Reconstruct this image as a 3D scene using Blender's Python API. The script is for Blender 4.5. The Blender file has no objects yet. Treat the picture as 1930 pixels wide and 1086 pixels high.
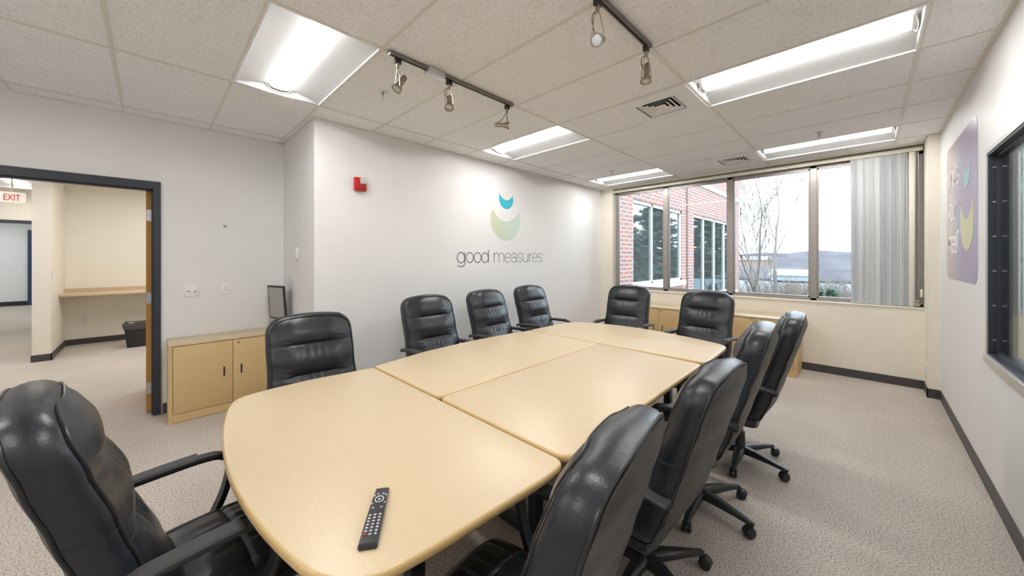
import bpy, bmesh, math, random
from mathutils import Vector, Matrix
from math import sin, cos, pi, radians, sqrt, exp

# ------------------------------------------------------------------ camera, world, exposure
S = bpy.context.scene
COL = S.collection
EYE = Vector((0.0, 0.0, 1.51))
YAW = 0.7815
cam_d = bpy.data.cameras.new('camera')
cam = bpy.data.objects.new('camera', cam_d)
COL.objects.link(cam)
cam.location = EYE
cam.rotation_euler = (pi / 2, 0, YAW)
cam_d.sensor_width = 36.0
cam_d.lens = 674.25 / 1930 * 36.0
cam_d.shift_y = -(543 - 487.0) / 1930
cam_d.clip_start = 0.02
cam_d.clip_end = 2000
S.camera = cam

vs = S.view_settings
vs.view_transform = 'Standard'
vs.look = 'None'
vs.gamma = 1.0
vs.use_curve_mapping = False
vs.exposure = 1.42

SKY = 2.6          # overcast sky radiance
LAMP = 15.0        # radiance of the troffer lenses
w = bpy.data.worlds.new('overcast')
S.world = w
w.use_nodes = True
bg = w.node_tree.nodes['Background']
bg.inputs['Color'].default_value = (0.74, 0.87, 1.0, 1)
bg.inputs['Strength'].default_value = SKY
try:
    S.cycles.max_bounces = 10
    S.cycles.diffuse_bounces = 6
    S.cycles.transparent_max_bounces = 16
    S.cycles.sample_clamp_indirect = 6.0
    S.cycles.caustics_reflective = False
    S.cycles.caustics_refractive = False
except Exception:
    pass


def portal(name, loc, size_x, size_y, rot):
    ld = bpy.data.lights.new(name, 'AREA')
    ld.shape = 'RECTANGLE'
    ld.size, ld.size_y = size_x, size_y
    ld.cycles.is_portal = True
    o = bpy.data.objects.new(name, ld)
    o.location = loc
    o.rotation_euler = rot
    COL.objects.link(o)


# daylight portal in the window opening (guides sampling, gives no light of its own)
portal('window_portal', (-1.51, 6.52, 1.85), 3.9, 1.8, (-pi / 2, 0, 0))

CEIL = 2.8525
GX0, GY0 = -3.4219, 1.0385      # ceiling grid lattice, 1.2192 x 0.6096

# ------------------------------------------------------------------ materials


def mat(name, col, rough=0.6, metal=0.0, spec=None, **k):
    m = bpy.data.materials.new(name)
    m.use_nodes = True
    b = m.node_tree.nodes['Principled BSDF']
    b.inputs['Base Color'].default_value = (*col, 1)
    b.inputs['Roughness'].default_value = rough
    b.inputs['Metallic'].default_value = metal
    if spec is not None:
        b.inputs['Specular IOR Level'].default_value = spec
    for kk, v in k.items():
        b.inputs[kk.replace('_', ' ')].default_value = v
    return m


def nodes(m):
    nt = m.node_tree
    return nt, nt.nodes['Principled BSDF'], nt.nodes.new, nt.links.new


def tex_noise(m, scale, c1, c2, lo=0.35, hi=0.65, detail=3.0, bump=0.0, bscale=None, stretch=None, dist=0.01):
    """two-tone noise colour, optional bump"""
    nt, b, N, L = nodes(m)
    tc = N('ShaderNodeTexCoord')
    src = tc.outputs['Object']
    if stretch:
        mp = N('ShaderNodeMapping')
        mp.inputs['Scale'].default_value = stretch
        L(src, mp.inputs['Vector'])
        src = mp.outputs['Vector']
    n = N('ShaderNodeTexNoise')
    n.inputs['Scale'].default_value = scale
    n.inputs['Detail'].default_value = detail
    L(src, n.inputs['Vector'])
    r = N('ShaderNodeValToRGB')
    r.color_ramp.elements[0].position = lo
    r.color_ramp.elements[1].position = hi
    r.color_ramp.elements[0].color = (*c1, 1)
    r.color_ramp.elements[1].color = (*c2, 1)
    L(n.outputs['Fac'], r.inputs['Fac'])
    L(r.outputs['Color'], b.inputs['Base Color'])
    if bump:
        n2 = n
        if bscale:
            n2 = N('ShaderNodeTexNoise')
            n2.inputs['Scale'].default_value = bscale
            n2.inputs['Detail'].default_value = 4
            L(src, n2.inputs['Vector'])
        bp = N('ShaderNodeBump')
        bp.inputs['Strength'].default_value = bump
        bp.inputs['Distance'].default_value = dist
        L(n2.outputs['Fac'], bp.inputs['Height'])
        L(bp.outputs['Normal'], b.inputs['Normal'])
    return m


M = {}
M['wall'] = tex_noise(mat('wall_paint', (.76, .755, .74), .55, spec=.3), 2.0, (.75, .748, .745), (.77, .768, .765), bump=.05, bscale=180, dist=.002)
M['wall_hall'] = tex_noise(mat('hall_paint', (.78, .73, .63), .6, spec=.3), 2.0, (.83, .79, .70), (.85, .81, .73))
M['wall_cream'] = tex_noise(mat('cream_paint', (.80, .755, .66), .6, spec=.3), 2.0, (.79, .745, .65), (.81, .765, .67), bump=.05, bscale=180, dist=.002)
M['wall_far'] = mat('far_room_paint', (.80, .86, .88), .6)
M['base'] = mat('baseboard_rubber', (.062, .056, .058), .45)
M['navy'] = mat('dark_frame_paint', (.028, .034, .048), .38)
M['grille'] = mat('grid_metal', (.70, .67, .62), .45)
M['alu'] = mat('window_bronze_aluminium', (.36, .33, .31), .38, .55)
M['alu_light'] = mat('light_aluminium', (.62, .62, .62), .35, .6)
M['cream_metal'] = mat('cream_headrail', (.78, .75, .66), .4)
M['white'] = mat('white_plastic', (.80, .80, .80), .4)
M['offwhite'] = mat('offwhite_plastic', (.72, .71, .68), .4)
M['vent'] = mat('white_vent_metal', (.78, .77, .78), .4)
M['black'] = tex_noise(mat('black_plastic', (.02, .02, .022), .42), 120, (.018, .018, .02), (.026, .026, .028), bump=.15, dist=.001)
M['dark'] = mat('dark_void', (.015, .015, .015), .8)
M['chrome'] = mat('brushed_nickel', (.46, .40, .32), .25, 1.0)
M['steel'] = mat('steel', (.55, .55, .56), .3, 1.0)
M['lens_glass'] = mat('lamp_lens', (.55, .57, .56), .15, .0, spec=.8)
M['red'] = mat('alarm_red', (.50, .012, .012), .35)
M['grey_face'] = mat('grey_face', (.55, .56, .53), .4)
M['trackgrey'] = mat('track_grey', (.26, .23, .215), .35, .7)
M['oak_edge'] = mat('door_edge_stain', (.50, .26, .055), .5)
M['door'] = tex_noise(mat('door_veneer', (.5, .33, .14), .45), 6, (.46, .29, .11), (.54, .36, .16), stretch=(6, 6, .6))
M['bag'] = mat('bin_liner', (.07, .07, .07), .25)

# maple laminate
for nm, c1, c2, rg in (('maple', (.60, .475, .31), (.635, .505, .335), .34), ('maple_cab', (.60, .425, .205), (.65, .465, .235), .42), ('maple_edge', (.60, .415, .19), (.64, .45, .21), .32)):
    M[nm] = tex_noise(mat(nm, c1, rg, spec=.5), 14, c1, c2, .3, .7, 5, stretch=(.6, 9, 9) if nm != 'maple_cab' else (9, 9, .6))


def leather(name, c, rough):
    m = mat(name, c, rough, spec=.55)
    nt, b, N, L = nodes(m)
    tc = N('ShaderNodeTexCoord')
    v = N('ShaderNodeTexVoronoi')
    v.inputs['Scale'].default_value = 260
    L(tc.outputs['Object'], v.inputs['Vector'])
    n = N('ShaderNodeTexNoise')
    n.inputs['Scale'].default_value = 9
    n.inputs['Detail'].default_value = 3
    L(tc.outputs['Object'], n.inputs['Vector'])
    bp = N('ShaderNodeBump')
    bp.inputs['Strength'].default_value = .12
    bp.inputs['Distance'].default_value = .002
    L(v.outputs['Distance'], bp.inputs['Height'])
    bp2 = N('ShaderNodeBump')
    bp2.inputs['Strength'].default_value = .18
    bp2.inputs['Distance'].default_value = .02
    L(n.outputs['Fac'], bp2.inputs['Height'])
    L(bp.outputs['Normal'], bp2.inputs['Normal'])
    L(bp2.outputs['Normal'], b.inputs['Normal'])
    return m


M['leather'] = leather('black_leather', (.013, .0155, .022), .34)  # slight blue of the window sheen is put into this base colour
M['leather_back'] = leather('black_leather_back', (.020, .0195, .020), .43)
M['piping'] = mat('leather_piping', (.02, .02, .022), .3)


def carpet():
    m = mat('loop_carpet', (.4, .34, .3), .95, spec=.1)
    nt, b, N, L = nodes(m)
    tc = N('ShaderNodeTexCoord')
    n = N('ShaderNodeTexNoise')
    n.inputs['Scale'].default_value = 120
    n.inputs['Detail'].default_value = 3
    n.inputs['Roughness'].default_value = .7
    L(tc.outputs['Object'], n.inputs['Vector'])
    r = N('ShaderNodeValToRGB')
    e = r.color_ramp.elements
    e[0].position = .33
    e[0].color = (.13, .12, .125, 1)
    e[1].position = .66
    e[1].color = (.80, .72, .62, 1)
    for p, c in ((.43, (.40, .35, .315)), (.50, (.57, .505, .44)), (.58, (.60, .555, .52))):
        x = e.new(p)
        x.color = (*c, 1)
    L(n.outputs['Fac'], r.inputs['Fac'])
    n2 = N('ShaderNodeTexNoise')
    n2.inputs['Scale'].default_value = 1.3
    n2.inputs['Detail'].default_value = 3
    L(tc.outputs['Object'], n2.inputs['Vector'])
    mx = N('ShaderNodeMixRGB')
    mx.blend_type = 'MULTIPLY'
    mx.inputs['Fac'].default_value = .25
    L(r.outputs['Color'], mx.inputs['Color1'])
    L(n2.outputs['Color'], mx.inputs['Color2'])
    hs = N('ShaderNodeHueSaturation')
    hs.inputs['Saturation'].default_value = .0
    hs.inputs['Value'].default_value = 1.5
    L(n2.outputs['Color'], hs.inputs['Color'])
    L(hs.outputs['Color'], mx.inputs['Color2'])
    L(mx.outputs['Color'], b.inputs['Base Color'])
    bp = N('ShaderNodeBump')
    bp.inputs['Strength'].default_value = .6
    bp.inputs['Distance'].default_value = .006
    L(n.outputs['Fac'], bp.inputs['Height'])
    L(bp.outputs['Normal'], b.inputs['Normal'])
    return m


def tile():
    m = mat('ceiling_tile', (.62, .58, .54), .9, spec=.1)
    nt, b, N, L = nodes(m)
    tc = N('ShaderNodeTexCoord')
    n = N('ShaderNodeTexNoise')
    n.inputs['Scale'].default_value = 165
    n.inputs['Detail'].default_value = 2
    n.inputs['Distortion'].default_value = .6
    L(tc.outputs['Object'], n.inputs['Vector'])
    r = N('ShaderNodeValToRGB')
    e = r.color_ramp.elements
    e[0].position = .34
    e[0].color = (.56, .52, .49, 1)
    e[1].position = .42
    e[1].color = (.86, .86, .865, 1)
    x = e.new(.7)
    x.color = (.88, .885, .89, 1)
    L(n.outputs['Fac'], r.inputs['Fac'])
    L(r.outputs['Color'], b.inputs['Base Color'])
    bp = N('ShaderNodeBump')
    bp.inputs['Strength'].default_value = .5
    bp.inputs['Distance'].default_value = .003
    L(r.outputs['Color'], bp.inputs['Height'])
    L(bp.outputs['Normal'], b.inputs['Normal'])
    return m


def brick():
    m = mat('red_brick', (.4, .2, .15), .85)
    nt, b, N, L = nodes(m)
    tc = N('ShaderNodeTexCoord')
    sp = N('ShaderNodeSeparateXYZ')
    L(tc.outputs['Object'], sp.inputs['Vector'])
    cb = N('ShaderNodeCombineXYZ')
    L(sp.outputs['Y'], cb.inputs['X'])
    L(sp.outputs['Z'], cb.inputs['Y'])
    bt = N('ShaderNodeTexBrick')
    bt.inputs['Scale'].default_value = 1.0
    bt.inputs['Brick Width'].default_value = .30
    bt.inputs['Row Height'].default_value = .10
    bt.inputs['Mortar Size'].default_value = .010
    bt.inputs['Color1'].default_value = (.40, .16, .11, 1)
    bt.inputs['Color2'].default_value = (.24, .15, .14, 1)
    bt.inputs['Mortar'].default_value = (.50, .47, .44, 1)
    L(cb.outputs['Vector'], bt.inputs['Vector'])
    L(bt.outputs['Color'], b.inputs['Base Color'])
    return m


def glass(name, tint=(1, 1, 1), ior=1.45, boost=1.0):
    m = bpy.data.materials.new(name)
    m.use_nodes = True
    nt = m.node_tree
    nt.nodes.clear()
    N, L = nt.nodes.new, nt.links.new
    o = N('ShaderNodeOutputMaterial')
    mx = N('ShaderNodeMixShader')
    t = N('ShaderNodeBsdfTransparent')
    t.inputs['Color'].default_value = (*tint, 1)
    g = N('ShaderNodeBsdfGlossy')
    g.inputs['Roughness'].default_value = .0
    f = N('ShaderNodeFresnel')
    f.inputs['IOR'].default_value = ior
    mu = N('ShaderNodeMath')
    mu.operation = 'MULTIPLY'
    mu.inputs[1].default_value = boost
    mu.use_clamp = True
    L(f.outputs[0], mu.inputs[0])
    L(mu.outputs[0], mx.inputs['Fac'])
    L(t.outputs[0], mx.inputs[1])
    L(g.outputs[0], mx.inputs[2])
    L(mx.outputs[0], o.inputs['Surface'])
    return m


def emis(name, col, st):
    m = bpy.data.materials.new(name)
    m.use_nodes = True
    b = m.node_tree.nodes['Principled BSDF']
    b.inputs['Base Color'].default_value = (.8, .8, .8, 1)
    b.inputs['Emission Color'].default_value = (*col, 1)
    b.inputs['Emission Strength'].default_value = st
    return m


M['carpet'] = carpet()
M['tile'] = tile()
M['brick'] = brick()
M['glass'] = glass('window_glass', (.97, .99, .99))
M['glass_teal'] = glass('interior_window_glass', (.96, .99, .99), 1.3, .4)
M['lamp'] = emis('lamp_lens_lit', (1.0, .985, .96), LAMP)
M['reflector'] = mat('white_reflector', (.44, .44, .44), .55)


def blindmat():
    m = bpy.data.materials.new('blind_vinyl')
    m.use_nodes = True
    nt, b, N, L = nodes(m)
    b.inputs['Base Color'].default_value = (.90, .905, .91, 1)
    b.inputs['Roughness'].default_value = .45
    out = nt.nodes['Material Output']
    t = N('ShaderNodeBsdfTranslucent')
    t.inputs['Color'].default_value = (.90, .91, .915, 1)
    mx = N('ShaderNodeMixShader')
    mx.inputs['Fac'].default_value = .42
    L(b.outputs[0], mx.inputs[1])
    L(t.outputs[0], mx.inputs[2])
    L(mx.outputs[0], out.inputs['Surface'])
    return m


M['blind'] = blindmat()

# ------------------------------------------------------------------ mesh helpers


def tagit(o, label=None, cat=None, group=None, kind=None):
    if label: o['label'] = label
    if cat: o['category'] = cat
    if group: o['group'] = group
    if kind: o['kind'] = kind
    return o


class MB:
    def __init__(self):
        self.bm = bmesh.new()
        self.mats = []
        self.cur = 0

    def use(self, m):
        if m not in self.mats:
            self.mats.append(m)
        self.cur = self.mats.index(m)
        return self

    def face(self, vs):
        try:
            f = self.bm.faces.new(vs)
            f.material_index = self.cur
            return f
        except ValueError:
            return None

    def box(self, a, b, bev=0.0, mtx=None, seg=2):
        bm = self.bm
        lo = [min(a[i], b[i]) for i in range(3)]
        hi = [max(a[i], b[i]) for i in range(3)]
        v = [bm.verts.new((x, y, z)) for z in (lo[2], hi[2]) for y in (lo[1], hi[1]) for x in (lo[0], hi[0])]
        fs = [self.face([v[i] for i in q]) for q in ((0, 2, 3, 1), (4, 5, 7, 6), (0, 1, 5, 4), (2, 6, 7, 3), (0, 4, 6, 2), (1, 3, 7, 5))]
        vv = v
        if bev:
            es = list({e for f in fs for e in f.edges})
            r = bmesh.ops.bevel(bm, geom=es, offset=bev, segments=seg, profile=.5, affect='EDGES', clamp_overlap=True)
            vv = list({x for f in r['faces'] for x in f.verts} | {x for x in v if x.is_valid})
            for f in r['faces']:
                f.material_index = self.cur
        if mtx is not None:
            for x in vv:
                x.co = mtx @ x.co
        return self

    def rings(self, rings, closed=True, cap=True):
        """loft between rings of equal point count"""
        R = [[self.bm.verts.new(p) for p in r] for r in rings]
        n = len(R[0])
        for a, b in zip(R[:-1], R[1:]):
            for i in range(n if closed else n - 1):
                j = (i + 1) % n
                self.face([a[i], a[j], b[j], b[i]])
        if cap and closed:
            self.face(list(reversed(R[0])))
            self.face(R[-1])
        return self

    def tube(self, pts, r, n=10, cap=True):
        pts = [Vector(p) for p in pts]
        rs = r if isinstance(r, (list, tuple)) else [r] * len(pts)
        rings = []
        up = None
        for i, p in enumerate(pts):
            d = (pts[min(i + 1, len(pts) - 1)] - pts[max(i - 1, 0)]).normalized()
            if up is None:
                up = Vector((0, 0, 1)) if abs(d.z) < .9 else Vector((1, 0, 0))
            s = d.cross(up).normalized()
            up = s.cross(d).normalized()
            rings.append([p + s * (rs[i] * cos(2 * pi * k / n)) + up * (rs[i] * sin(2 * pi * k / n)) for k in range(n)])
        return self.rings(rings, cap=cap)

    def cyl(self, p0, p1, r, n=20, r2=None):
        return self.tube([p0, p1], [r, r if r2 is None else r2], n)

    def lathe(self, prof, c=(0, 0, 0), axis=None, n=24):
        """profile of (radius, height) turned about z (or axis) through c"""
        mt = Matrix.Identity(3)
        if axis is not None:
            mt = Vector(axis).normalized().to_track_quat('Z', 'Y').to_matrix()
        c = Vector(c)
        rings = [[c + mt @ Vector((max(r, 1e-4) * cos(2 * pi * k / n), max(r, 1e-4) * sin(2 * pi * k / n), h)) for k in range(n)] for r, h in prof]
        return self.rings(rings)

    def prism(self, pts, z0, z1, bev=0.0, seg=3):
        """2-D outline extruded in z, rounded top and bottom edges"""
        def off(d):
            n = len(pts)
            out = []
            for i in range(n):
                a, b, c = Vector(pts[i - 1]), Vector(pts[i]), Vector(pts[(i + 1) % n])
                t = ((b - a).normalized() + (c - b).normalized())
                t = t.normalized() if t.length > 1e-9 else (b - a).normalized()
                nr = Vector((t.y, -t.x))
                out.append(b - nr * d)
            return out
        levels = []
        if bev:
            for k in range(seg + 1):
                a = pi / 2 * k / seg
                levels.append((bev * (1 - sin(a)), z0 + bev * (1 - cos(a))))
            for k in range(seg + 1):
                a = pi / 2 * k / seg
                levels.append((bev * (1 - cos(a)), z1 - bev * (1 - sin(a))))
        else:
            levels = [(0, z0), (0, z1)]
        rings = []
        for d, z in levels:
            rings.append([(p[0], p[1], z) for p in (off(d) if d > 1e-9 else [Vector(q) for q in pts])])
        return self.rings(rings)

    def sweep(self, pts, prof, side=Vector((1, 0, 0))):
        """sweep closed 2-D profile (a along side, b along normal) on a path in the plane normal to side"""
        pts = [Vector(p) for p in pts]
        rings = []
        for i, p in enumerate(pts):
            d = (pts[min(i + 1, len(pts) - 1)] - pts[max(i - 1, 0)]).normalized()
            nrm = side.cross(d).normalized()
            rings.append([p + side * a + nrm * b for a, b in prof])
        return self.rings(rings)

    def obj(self, name, m, parent=None, smooth=True, label=None, loc=None, auto=40):
        bm = self.bm
        bmesh.ops.recalc_face_normals(bm, faces=bm.faces)
        me = bpy.data.meshes.new(name)
        if self.mats:
            for mm in self.mats:
                me.materials.append(mm)
        else:
            me.materials.append(m)
        if smooth:
            for f in bm.faces:
                f.smooth = True
            for e in bm.edges:
                if len(e.link_faces) == 2 and e.calc_face_angle(0) > radians(auto):
                    e.smooth = False
        bm.to_mesh(me)
        bm.free()
        o = bpy.data.objects.new(name, me)
        COL.objects.link(o)
        if parent is not None:
            o.parent = parent
        if label:
            o['label'] = label
        if loc is not None:
            o.location = loc
        return o


def empty(name, loc=(0, 0, 0), rz=0.0, label=None, cat=None, group=None):
    o = bpy.data.objects.new(name, None)
    o.empty_display_size = .1
    o.location = loc
    o.rotation_euler = (0, 0, rz)
    COL.objects.link(o)
    return tagit(o, label, cat, group)


def copy_tree(o, parent=None):
    c = o.copy()
    COL.objects.link(c)
    c.parent = parent
    for ch in list(o.children):
        copy_tree(ch, c)
    return c


def struct(name, mb, m, parent=None, smooth=False):
    o = mb.obj(name, m, parent, smooth)
    if parent is None:
        o['kind'] = 'structure'
    return o


def catmull(P, n=8, closed=True):
    out = []
    N_ = len(P)
    for i in range(N_ if closed else N_ - 1):
        p0, p1, p2, p3 = [Vector(P[(i + k) % N_] if closed else P[min(max(i + k, 0), N_ - 1)]) for k in (-1, 0, 1, 2)]
        for j in range(n):
            t = j / n
            out.append(.5 * ((2 * p1) + (p2 - p0) * t + (2 * p0 - 5 * p1 + 4 * p2 - p3) * t * t + (3 * p1 - p0 - 3 * p2 + p3) * t ** 3))
    if not closed:
        out.append(Vector(P[-1]))
    return out


def rounded(P, r, n=6):
    """round every corner of a 2-D polygon; r number or list"""
    out = []
    m = len(P)
    for i in range(m):
        a, b, c = Vector(P[i - 1]), Vector(P[i]), Vector(P[(i + 1) % m])
        rr = r[i] if isinstance(r, (list, tuple)) else r
        if rr <= 0:
            out.append(b)
            continue
        u, v = (a - b).normalized(), (c - b).normalized()
        ang = u.angle(v)
        d = min(rr / math.tan(ang / 2), (a - b).length * .49, (c - b).length * .49)
        p, q = b + u * d, b + v * d
        for k in range(n + 1):
            t = k / n
            out.append((1 - t) ** 2 * p + 2 * t * (1 - t) * b + t * t * q)
    return out


def text_mesh(name, txt, size, m, mtx, parent, ext=.0008, off=0.0, width=None, spacing=1.0):
    cu = bpy.data.curves.new('text_tmp', 'FONT')
    cu.body = txt
    cu.size = size
    cu.extrude = ext
    cu.offset = off
    cu.space_character = spacing
    t = bpy.data.objects.new('text_tmp', cu)
    COL.objects.link(t)
    bpy.context.view_layer.update()
    dg = bpy.context.evaluated_depsgraph_get()
    me = bpy.data.meshes.new_from_object(t.evaluated_get(dg))
    bpy.data.objects.remove(t)
    bpy.data.curves.remove(cu)
    xs = [v.co.x for v in me.vertices]
    if width and xs:
        s = width / (max(xs) - min(xs))
        x0 = min(xs)
        for v in me.vertices:
            v.co.x = (v.co.x - x0) * s
    me.transform(mtx)
    me.materials.clear()
    me.materials.append(m)
    me.name = name
    o = bpy.data.objects.new(name, me)
    COL.objects.link(o)
    o.parent = parent
    return o


GLYPH = {}


def arc_pts(cx, cy, rx, ry, a0, a1, n=16):
    return [(cx + rx * cos(radians(a0 + (a1 - a0) * k / n)), cy + ry * sin(radians(a0 + (a1 - a0) * k / n))) for k in range(n + 1)]


O_ = arc_pts(.46, .5, .41, .5, 0, 360, 32)
AS = 1.30
GLYPH['o'] = (.92, [O_])
GLYPH['d'] = (1.0, [O_, [(.88, AS), (.88, 0)]])
GLYPH['g'] = (1.0, [O_, [(.88, 1), (.88, -.08)] + arc_pts(.46, -.08, .42, .30, 0, -150)[1:]])
GLYPH['m'] = (1.42, [[(.1, 0), (.1, 1)], [(.1, .5)] + arc_pts(.41, .62, .31, .38, 180, 0) + [(.72, 0)], [(.72, .5)] + arc_pts(1.03, .62, .31, .38, 180, 0) + [(1.34, 0)]])
GLYPH['e'] = (.90, [[(.06, .52), (.86, .52)] + arc_pts(.46, .5, .40, .5, 3, 318, 26)])
GLYPH['a'] = (.86, [[(.10, .70)] + arc_pts(.42, .70, .31, .30, 165, 0) + [(.73, .16), (.80, .0)], arc_pts(.40, .27, .33, .27, 0, 360, 24)])
GLYPH['s'] = (.76, [arc_pts(.38, .74, .28, .26, 25, 262) + arc_pts(.38, .25, .30, .25, 82, -160)])
GLYPH['u'] = (.90, [[(.08, 1)] + arc_pts(.42, .36, .34, .36, 180, 360) + [(.76, 1)], [(.76, .4), (.76, 0)]])
GLYPH['r'] = (.52, [[(.1, 0), (.1, 1)], [(.1, .5)] + arc_pts(.42, .60, .32, .38, 180, 75)])
GLYPH['w'] = (1.14, [[(.02, 1), (.29, 0), (.55, 1), (.81, 0), (1.08, 1)]])
GLYPH['h'] = (.92, [[(.1, 0), (.1, AS)], [(.1, .5)] + arc_pts(.44, .62, .34, .38, 180, 0) + [(.78, 0)]])
GLYPH['t'] = (.52, [[(.24, 1.24), (.24, .2)] + arc_pts(.42, .2, .18, .2, 180, 270), [(.04, .98), (.46, .98)]])
GLYPH["'"] = (.24, [[(.1, AS), (.1, 1.04)]])
GLYPH['y'] = (.88, [[(.02, 1), (.42, 0)], [(.82, 1), (.42, 0), (.30, -.30), (.08, -.34)]])
GLYPH['l'] = (.26, [[(.12, AS), (.12, 0)]])
GLYPH['?'] = (.72, [arc_pts(.34, 1.02, .26, .28, 175, -50) + [(.34, .55), (.34, .32)], [(.34, .09), (.34, 0)]])


def stroke_text(name, txt, xh, m, mtx, parent, width, pen, ext=.0015):
    """light sans-serif lettering drawn with a round pen: x-height xh, pen width pen"""
    tot = sum(GLYPH[c][0] for c in txt)
    sx = width / tot
    b_ = MB()
    x0 = 0.0
    for c in txt:
        wd, st_ = GLYPH[c]
        for ln in st_:
            P_ = [Vector(((x0 + p[0]) * sx, p[1] * xh)) for p in ln]
            closed = (P_[0] - P_[-1]).length < 1e-5
            if closed:
                P_ = P_[:-1]
            n_ = len(P_)
            L_, R_ = [], []
            for i in range(n_):
                a_ = P_[i - 1] if (i or closed) else P_[i]
                c_ = P_[(i + 1) % n_] if (i < n_ - 1 or closed) else P_[i]
                d1, d2 = P_[i] - a_, c_ - P_[i]
                d1 = d1.normalized() if d1.length > 1e-9 else d2.normalized()
                d2 = d2.normalized() if d2.length > 1e-9 else d1
                t_ = (d1 + d2)
                t_ = t_.normalized() if t_.length > 1e-6 else d1
                nr = Vector((-t_.y, t_.x))
                k_ = pen / 2 / max(.45, nr.dot(Vector((-d1.y, d1.x))))
                L_.append(P_[i] + nr * k_)
                R_.append(P_[i] - nr * k_)
            V_ = [[b_.bm.verts.new(mtx @ Vector((q.x, q.y, z))) for z in (0, ext) for q in (L_[i], R_[i])] for i in range(n_)]
            for i in range(n_ if closed else n_ - 1):
                A_, B_ = V_[i], V_[(i + 1) % n_]
                b_.face([A_[2], A_[3], B_[3], B_[2]])
                b_.face([A_[0], B_[0], B_[1], A_[1]])
                b_.face([A_[0], A_[2], B_[2], B_[0]])
                b_.face([A_[1], B_[1], B_[3], A_[3]])
            if not closed:
                b_.face([V_[0][k] for k in (0, 1, 3, 2)])
                b_.face([V_[-1][k] for k in (0, 2, 3, 1)])
        x0 += wd
    return b_.obj(name, m, parent, smooth=False)


def frame_mtx(origin, xdir, ydir):
    x, y = Vector(xdir).normalized(), Vector(ydir).normalized()
    z = x.cross(y)
    m = Matrix.Identity(4)
    for i in range(3):
        m[i][0], m[i][1], m[i][2], m[i][3] = x[i], y[i], z[i], origin[i]
    return m


# ------------------------------------------------------------------ room shell
XD, XD2 = -4.86, -4.98           # door wall faces
XG = -3.73                       # logo wall face
YJ = 1.09                        # return wall
XR, XR2 = .56, .64               # right wall faces
YW, YW2 = 6.26, 6.50             # window wall
WX0, WX1 = -3.48, .47            # window opening
SILL, WTOP = .925, 2.79
YB = -2.2                        # wall behind the camera
HX = -11.7                       # far partition of the corridor

b = MB().box((-20, -7, -.1), (4.2, 6.5, 0))
struct('floor', b, M['carpet'])

# main ceiling: one slab of tiles with openings for the troffers
LIGHT_CELLS = [(0, -1), (0, 3), (0, 7), (2, -1), (2, 3), (2, 7), (0, -5), (2, -5)]
VENT_CELLS = [(1, 3), (1, 7)]


def cell(i, j):
    return GX0 + i * 1.2192, GY0 + j * .6096


b = MB()
xs = sorted([XD2] + [GX0 + i * 1.2192 for i in range(-1, 4)] + [XR2])
ys = sorted([YB] + [GY0 + j * .6096 for j in range(-5, 9)] + [YW2])
holes = {cell(i, j) for i, j in LIGHT_CELLS}
vholes = {cell(i, j) for i, j in VENT_CELLS}
for xa, xb in zip(xs[:-1], xs[1:]):
    for ya, yb in zip(ys[:-1], ys[1:]):
        if any(abs(xa - h[0]) < 1e-3 and abs(ya - h[1]) < 1e-3 for h in holes):
            continue
        if any(abs(xa - v[0]) < 1e-3 and abs(ya - v[1]) < 1e-3 for v in vholes):
            b.box((xa, ya, CEIL), (xa + .6096, yb, CEIL + .03))
            continue
        b.box((xa, ya, CEIL), (xb, yb, CEIL + .03))
struct('ceiling', b, M['tile'])
b = MB()   # space above the tiles is closed so no daylight leaks in
b.box((XD2, YB, 3.12), (XR2, YW2, 3.2))
struct('ceiling_deck', b, M['dark'])

b = MB()
T = .012
for i in range(-1, 4):
    x = GX0 + i * 1.2192
    b.box((x - T, YB, CEIL - .005), (x + T, YW, CEIL + .002))
for j in range(-5, 9):
    y = GY0 + j * .6096
    b.box((XD, y - T * .8, CEIL - .004), (XR, y + T * .8, CEIL + .002))
x = GX0 + 1.5 * 1.2192
for j in (3, 7):
    y = GY0 + j * .6096
    b.box((x - T * .8, y, CEIL - .004), (x + T * .8, y + .6096, CEIL + .002))
# wall angle
for a, c in (((XD, YB), (XD + .02, YJ)), ((XD, YJ - .02), (XG, YJ)), ((XG, YJ - .02), (XG + .02, YW)), ((XR - .022, YB), (XR, 5.93)), ((XG, YW - .02), (WX1, YW))):
    b.box((a[0], a[1], CEIL - .007), (c[0], c[1], CEIL + .002))
struct('trim_1', b, M['grille'])

# walls
b = MB()
b.box((XG - .15, YJ + .12, 0), (XG, YW2, CEIL + .35))
struct('wall_left', b, M['wall'])
b = MB().box((XD2, YJ, 0), (XG, YJ + .12, CEIL + .35))
struct('wall_return', b, M['wall'])
DY0, DY1, DZ = -.90, .016, 2.178    # door opening
b = MB()
b.box((XD2, YB, 0), (XD, DY0, CEIL + .35)).box((XD2, DY1, 0), (XD, YJ, CEIL + .35)).box((XD2, DY0, DZ), (XD, DY1, CEIL + .35))
struct('wall_door', b, M['wall'])
b = MB().box((XD2, YB - .12, 0), (XR2, YB, CEIL + .35))
struct('wall_back', b, M['wall'])

IW = (1.5, 3.82, .885, 2.185)       # interior window y0,y1,z0,z1
b = MB()
b.box((XR, YB, 0), (XR2, IW[0], CEIL + .35)).box((XR, IW[1], 0), (XR2, 6.5, CEIL + .35))
b.box((XR, IW[0], 0), (XR2, IW[1], IW[2])).box((XR, IW[0], IW[3]), (XR2, IW[1], CEIL + .35))
struct('wall_right', b, M['wall'])

b = MB()
b.box((XG, YW, 0), (XR, YW2, SILL)).box((XG, YW, WTOP + .045), (XR, YW2, CEIL + .35))
b.box((XG, YW, SILL), (WX0, YW2, WTOP + .045)).box((WX1, 5.93, 0), (XR, YW2, CEIL))
struct('wall_window', b, M['wall_cream'])

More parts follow.
